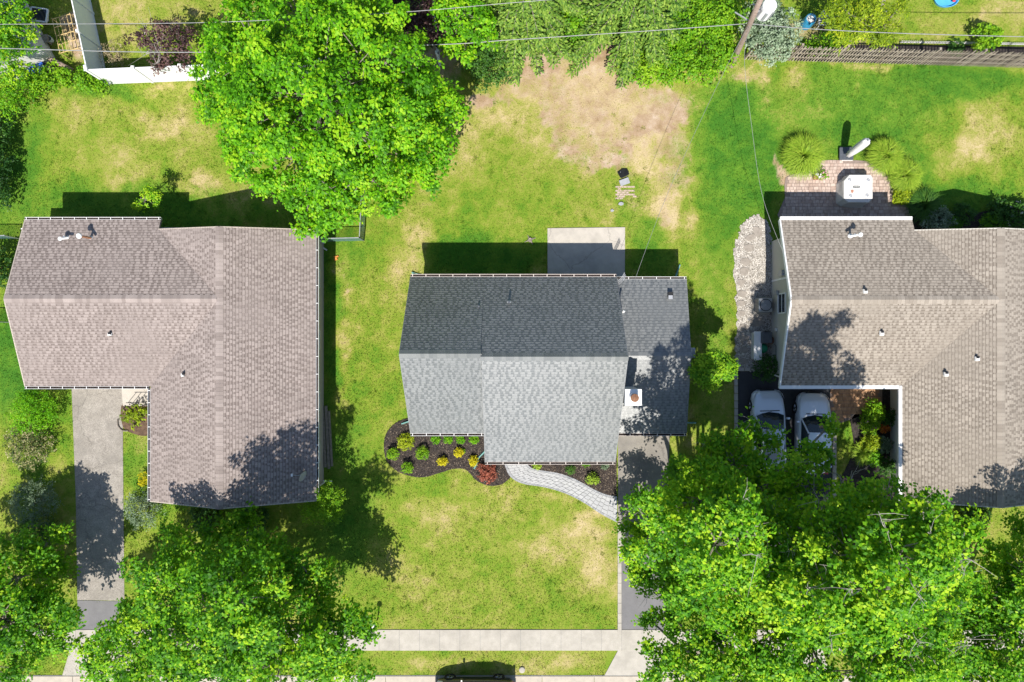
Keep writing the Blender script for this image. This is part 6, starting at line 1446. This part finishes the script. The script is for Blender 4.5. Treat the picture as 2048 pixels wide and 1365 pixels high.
# ------------------------------------------------------------------ patio furniture
cov = thing('covered_patio_set', 'patio table and chairs under a pale grey fitted cover with four vents', 'furniture cover', W(1713, 392))
cx, cy = W(1714, 390).x, W(1714, 390).y
zt_ = .86
ctop = W(1717, 377.5, zt_); hx, hy = 29*(CH - zt_)/F, 28*(CH - zt_)/F
def ringc(s, z, off=(0, 0), cut=.22, jit=0.0, c=(0, 0)):
    x_, y_ = hx*s, hy*s; k = cut
    P_ = [(x_, -y_ + k), (x_, y_ - k*.7), (x_ - k*.5, y_), (-x_ + k*1.4, y_), (-x_, y_ - k*1.5), (-x_, -y_ + k), (-x_ + k, -y_), (x_ - k, -y_)]
    out = []
    for i in range(8):
        a, b_ = P_[i], P_[(i+1) % 8]
        for f in (0, .5):
            px_, py_ = a[0] + (b_[0]-a[0])*f, a[1] + (b_[1]-a[1])*f
            r_ = 1 + (random.uniform(-jit, jit))
            out.append(Vector((ctop.x + c[0] + px_*r_, ctop.y + c[1] + py_*r_, z)))
    return out
b = MB(); rings = [ringc(1.05, .03, jit=.06, c=(-.02, -.06)), ringc(1.03, .3, jit=.04, c=(-.01, -.03)), ringc(1.01, .65, jit=.015), ringc(1.0, zt_ - .05), ringc(.97, zt_ - .005), ringc(.5, zt_ + .012)]
n = 16; vs = [p for r_ in rings for p in r_]; fs = [(i*n + k, i*n + (k+1) % n, (i+1)*n + (k+1) % n, (i+1)*n + k) for i in range(len(rings)-1) for k in range(n)]; fs.append(tuple(range(5*n, 6*n)))
b.add(vs, fs); cvo = b.build('cover', 'cover_grey', cov, smooth=False, bevel=.02)
MB().box((ctop.x - .02, ctop.y, .4), (hx*1.5, hy*1.5, .7)).build('table', 'old_wood', cov)
for dx, dy in ((-.62, .62), (.66, .60), (-.55, -.52), (.58, -.48)):
    p = Vector((ctop.x + dx*hx, ctop.y + dy*hy, zt_ + .004)); q = MB(); q.lathe([(.10, 0), (.095, .02), (.07, .035), (.06, .015), (.02, .012)], p, 16); q.build('vent', 'grey_metal', cvo)
lp = Vector((ctop.x - .12, ctop.y + .09, zt_ + .016)); MB().box(lp, (.36, .12, .006)).build('maker_label', 'ink_dark', cvo)
for k in range(7): MB().box(lp + Vector((-.12 + k*.04, .004*(k % 2), .005)), (.022, .05 if k % 3 else .07, .004)).build('label_mark', 'cover_grey', cvo)
q = MB(); q.prism([(ctop.x - .36 + math.cos(a)*.08*(1 + .3*math.sin(3*a)), ctop.y - .16 + math.sin(a)*.10) for a in [k*.5 for k in range(12)]], zt_ + .012, zt_ + .018); q.build('rust_mark', 'ink_brown', cvo)
um = thing('garden_parasol', 'closed white parasol leaning over its square black base', 'parasol', W(1691, 308))
MB().box(W(1692, 308, .11), (.76, .72, .2)).build('base_box', 'dark_grey_metal', um, bevel=.02)
for s in (-1, 1): MB().box(W(1692, 308, .22) + Vector((s*.19, 0, 0)), (.36, .68, .03)).build('base_tile', 'dark_grey_metal', um, bevel=.008)
MB().box(W(1694, 320, .06), (.62, .10, .08)).build('base_foot', 'white_metal', um)
ua, ub = W(1696, 311, .55), W(1735, 282, 2.55)
MB().tube([W(1690, 307, .2), ua, ub], .028, 8).build('pole', 'grey_metal', um)
b = MB(); secs = []; n = 14; ax = (ub - ua).normalized(); rr_ = ax.cross(U).normalized(); uu_ = rr_.cross(ax)
for f, r_ in ((0, .10), (.04, .18), (.3, .225), (.6, .25), (.9, .235), (1.0, .18)):
    c = ua.lerp(ub, f); secs.append([c + (rr_*math.cos(k*2*math.pi/n) + uu_*math.sin(k*2*math.pi/n))*r_*(1.0 if k % 2 else .74) for k in range(n)])
vs = [p for s_ in secs for p in s_]; fs = [(i*n + k, i*n + (k+1) % n, (i+1)*n + (k+1) % n, (i+1)*n + k) for i in range(len(secs)-1) for k in range(n)]; fs.append(tuple(range(5*n, 6*n))); fs.append(tuple(range(n-1, -1, -1)))
b.add(vs, fs); b.build('furled_canopy', 'canvas', um, smooth=True)
MB().lathe([(.03, 0), (.05, .06), (.01, .12)], ub, 10).build('finial', 'grey_metal', um)
# flower pots
for px, py, r_, mm, ex_m, lab in ((1629, 357, .17, 'leaf_lime', 'petal_white', 'small pot of white flowers on the paved patio'), (1641, 353, .20, 'leaf_bright', 'petal_pink', 'small pot of pink flowers on the paved patio')):
    t = thing('flower_pot', lab, 'flower pot', W(px, py), 'flower pots on the paved patio'); B = W(px, py, .045)
    MB().lathe([(.11, 0), (.15, .26), (.17, .26), (.17, .31), (.14, .31), (.13, .24)], B, 14).build('pot', 'terracotta', t)
    V, Fc, T, tips = crown_cloud([(B.x, B.y, .5, r_, .8), (B.x + .1, B.y - .08, .45, r_*.7, .8)], 700, 9, .05, .06, tint0=.6); np_mesh('foliage', V, Fc, mm, T, t)
    idx = RNG.choice(len(tips), 12); c = np.repeat(tips[idx], 5, 0) + RNG.normal(size=(60, 3))*.025 + np.array([0, 0, .05]); V, Fc = leaf_quads(c, unit(np.array([[0, 0, 1.]]) + RNG.normal(size=c.shape)*.4), .055, .9); np_mesh('blossoms', V, Fc, ex_m, None, t)
rk = MB(); rk.lathe([(.16, 0), (.2, .06), (.14, .14), (.03, .17)], W(1789, 328), 9, 1.3, .9); tag(rk.build('garden_rock', 'flagstone'), 'grey garden rock between two fountain grasses', 'rock')

# ------------------------------------------------------------------ side yard of the right house
ac = thing('air_conditioner', 'square grey air conditioner condenser beside the cream wall', 'air conditioner', W(1524, 612))
q = W(1521, 612); MB().box(q + U*.05, (1.0, 1.0, .1)).build('pad', 'concrete', ac)
MB().box(q + U*.45, (.80, .80, .74), taper=.97).build('casing', 'grey_metal', ac, bevel=.07)
for k in range(9):
    for s in (-1, 1):
        MB().box(q + Vector((s*.405, -.32 + k*.08, .45)), (.015, .03, .62)).build('louvre', 'dark_grey_metal', ac)
MB().lathe([(.345, .80), (.345, .828), (.31, .83), (.31, .74), (.02, .73)], q, 24).build('fan_well', 'black_plastic', ac)
for k in range(3):
    a = k*2*math.pi/3 + .5; b = MB(); c0 = q + U*.77
    b.add([c0 + Vector((math.cos(a - .12)*.06, math.sin(a - .12)*.06, 0)), c0 + Vector((math.cos(a - .35)*.28, math.sin(a - .35)*.28, -.02)), c0 + Vector((math.cos(a + .35)*.28, math.sin(a + .35)*.28, .04)), c0 + Vector((math.cos(a + .3)*.06, math.sin(a + .3)*.06, .01))], [(0, 1, 2, 3)]); b.build('fan_blade', 'grey_metal', ac)
for r_ in (.1, .17, .24, .30):
    n = 24; MB().tube([q + Vector((math.cos(k*2*math.pi/n)*r_, math.sin(k*2*math.pi/n)*r_, .84)) for k in range(n + 1)], .005, 4, cap=False).build('grille_ring', 'dark_grey_metal', ac)
MB().lathe([(.07, .84), (.07, .86), (.01, .87)], q, 12).build('hub', 'grey_metal', ac)
bx_ = W(1534, 587, .5); MB().box((XW - .12, bx_.y, 1.0), (.12, .25, .35)).build('isolator_box', 'grey_metal', ac)
sb = thing('storage_bench', 'long white-lidded storage bench on the gravel strip', 'bench', W(1506, 692))
q = W(1508, 692); MB().box(q + U*.28, (.38, 1.5, .54)).build('box', 'siding_white', sb, bevel=.01); MB().box(q + U*.59, (.44, 1.62, .06)).build('lid', 'vinyl_white', sb, bevel=.015)
rb = thing('rubbish_bin', 'dark grey wheeled bin between the storage bench and cream wall', 'bin', W(1524, 675))
q = W(1523, 676); MB().box(q + U*.42, (.5, .55, .8), taper=1.12).build('tub', 'dark_grey_metal', rb); MB().box(q + U*.86, (.6, .66, .07), taper=.9).build('lid', 'dark_grey_metal', rb, bevel=.02); MB().tube([q + Vector((-.22, .36, .84)), q + Vector((.22, .36, .84))], .02, 6).build('handle', 'black_plastic', rb)
for s in (-1, 1): MB().tube([q + Vector((s*.22 - .03, .27, .09)), q + Vector((s*.22 + .03, .27, .09))], .09, 12).build('wheel', 'rubber', rb)
fp = thing('planter_pot', 'brown round pot beside the dark bin', 'pot', W(1537, 680)); MB().lathe([(.14, 0), (.22, .34), (.24, .34), (.24, .40), (.20, .40), (.18, .3), (.02, .3)], W(1535, 681), 16).build('pot', 'rust', fp); MB().lathe([(.18, .28), (.18, .3), (.02, .32)], W(1535, 681), 12).build('earth', 'soil', fp)
gb = thing('garden_ball', 'green round plastic ball planter beside the storage bench', 'ball', W(1523, 697)); pr = [(.05 + .23*math.sin(a), .26 - .26*math.cos(a)) for a in [k*math.pi/10 for k in range(1, 10)]]; MB().lathe(pr, W(1522, 697), 18).build('shell', 'plastic_green', gb, smooth=True); MB().lathe([(.10, 0), (.10, .04)], W(1522, 697), 12).build('foot', 'plastic_green', gb)

# ------------------------------------------------------------------ lawn odds and ends
bt = thing('wheelbarrow_tray', 'black metal tray lying on the dry lawn beside a grey slab', 'tray', W(1247, 347))
q = W(1247, 347, .16)
b = MB(); M_ = Matrix.Translation(q) @ Matrix.Rotation(.5, 4, 'Z') @ Matrix.Rotation(-.35, 4, 'X')
top = [M_ @ Vector(p) for p in ((-.30, -.20, .02), (.26, -.24, .02), (.32, .12, .02), (.1, .30, .02), (-.28, .24, .02))]; bot = [M_ @ Vector((p[0]*.75, p[1]*.75, -.10)) for p in ((-.30, -.20), (.26, -.24), (.32, .12), (.1, .30), (-.28, .24))]
b.add(top + bot, [(9, 8, 7, 6, 5)] + [(i, (i+1) % 5, (i+1) % 5 + 5, i + 5) for i in range(5)] + [(0, 4, 3, 2, 1)]); b.build('pan', 'black_plastic', bt, bevel=.02)
for s in (-1, 1): MB().tube([q + Vector((s*.18, -.2, -.16)), q + Vector((s*.16, .1, .0))], .015, 6).build('leg', 'dark_grey_metal', bt)
tag(MB().box(W(1249, 364, .07), (.56, .34, .09), rz=.35, rx=.06).build('stone_slab', 'bluestone', bevel=.015), 'blue-grey stone slab lying below the black tray', 'slab')
for px, py, sx, a, lab in ((1242, 408, .34, -.6, 'larger flat grey stone sunk in the lawn above the concrete patio'), (1224, 422, .24, .3, 'smaller flat grey stone sunk in the lawn above the concrete patio')):
    pts = [(W(px, py).x + math.cos(k*1.05 + a)*sx*.5*random.uniform(.8, 1.1), W(px, py).y + math.sin(k*1.05 + a)*sx*.34*random.uniform(.8, 1.1)) for k in range(6)]
    tag(MB().prism(pts, -.02, .06).build('lawn_stone', 'bluestone', bevel=.012), lab, 'stone', 'flat stones in the back lawn')
hp = thing('brick_pad', 'small sunken patch of red bricks below the stone slab', 'bricks', W(1252, 385))
q = MB(); q.box((0, 0, 0), (.20, .095, .05)); me = q.mesh('brick', 'paver_pink')
for i in range(5):
    for j in range(7):
        if random.random() < .62:
            o = bpy.data.objects.new('brick', me); link(o, hp); o.location = W(1252, 385) + Vector((-.5 + i*.225 + (j % 2)*.1, -.35 + j*.11, -.026 + random.uniform(-.01, .008)))
stp = thing('tree_stump', 'small grey rotting stump in the lawn above the shadow', 'stump', W(1060, 480))
MB().lathe([(.16, -.05), (.12, .08), (.10, .14), (.03, .12)], W(1060, 480), 9).build('stump', 'bark_grey', stp)
for k in range(4): a = k*1.6 + .4; MB().tube([W(1060, 480, .05), W(1060, 480, .02) + Vector((math.cos(a)*.35, math.sin(a)*.3, 0))], [.05, .015], 5).build('root', 'bark_grey', stp)
pk = thing('lumber_pile', 'long weathered planks lying in the shade beside the brown roof', 'planks', W(655, 875))
for px, py0, py1, wd_ in ((648, 814, 935, .16), (655, 812, 938, .15), (661, 822, 933, .12)):
    MB().bar(W(px - 3, py0, .10), W(px + 3, py1, .10), wd_, .09).build('plank', 'plank_wood', pk, bevel=.01)
og = MB()
for k in range(9):
    p = W(671 + random.uniform(-5, 5), 516 + random.uniform(-4, 4), .06); og.box(p, (.09, .07, .05), rz=random.random()*3, rx=random.uniform(-.4, .4))
tag(og.build('litter', 'orange'), 'scrap of orange wrapper on the lawn beside the brown-roofed house', 'litter')
lpst = thing('lamp_post', 'white globe lamp post at the lawn corner beside the sidewalk', 'lamp post', W(745, 1245))
q = W(748, 1253, 1.12); q.z = 0; MB().tube([q, q + U*1.0], .04, 8).build('shaft', 'black_plastic', lpst); MB().lathe([(.05, .98), (.12, 1.04), (.15, 1.14), (.12, 1.24), (.03, 1.28)], q, 14).build('globe', 'vinyl_white', lpst, smooth=True)
cp = MB(); cp.lathe([(.17, -.02), (.17, .05), (.13, .07), (.02, .075)], W(1044, 1340), 16); tag(cp.build('utility_cover', 'concrete'), 'small round utility cover in the grass verge by the kerb', 'cover')
hs = thing('garden_hose_border', 'curved dark edging hoop around the entry shrub bed', 'edging', W(245, 850))
for k, (a0_, a1_) in enumerate((((250, 812), (247, 822)), ((235, 840), (240, 858)), ((240, 858), (256, 862)))):
    MB().tube(catmull([tuple(W(*a0_, .06)), tuple(W((a0_[0]+a1_[0])/2 - 2, (a0_[1]+a1_[1])/2 + 2, .08)), tuple(W(*a1_, .06))], False, 4), .035, 6).build('edging_strip', 'bark_grey', hs)
rlg = thing('hand_rail', 'small black iron rail on the entry step of the brown-roofed house', 'railing', W(270, 806))
for px in (256, 266, 276): MB().tube([W(px, 806, 0), W(px, 806, .8)], .015, 6).build('baluster', 'black_plastic', rlg)
MB().tube([W(252, 806, .8), W(280, 806, .8)], .02, 6).build('rail', 'black_plastic', rlg)
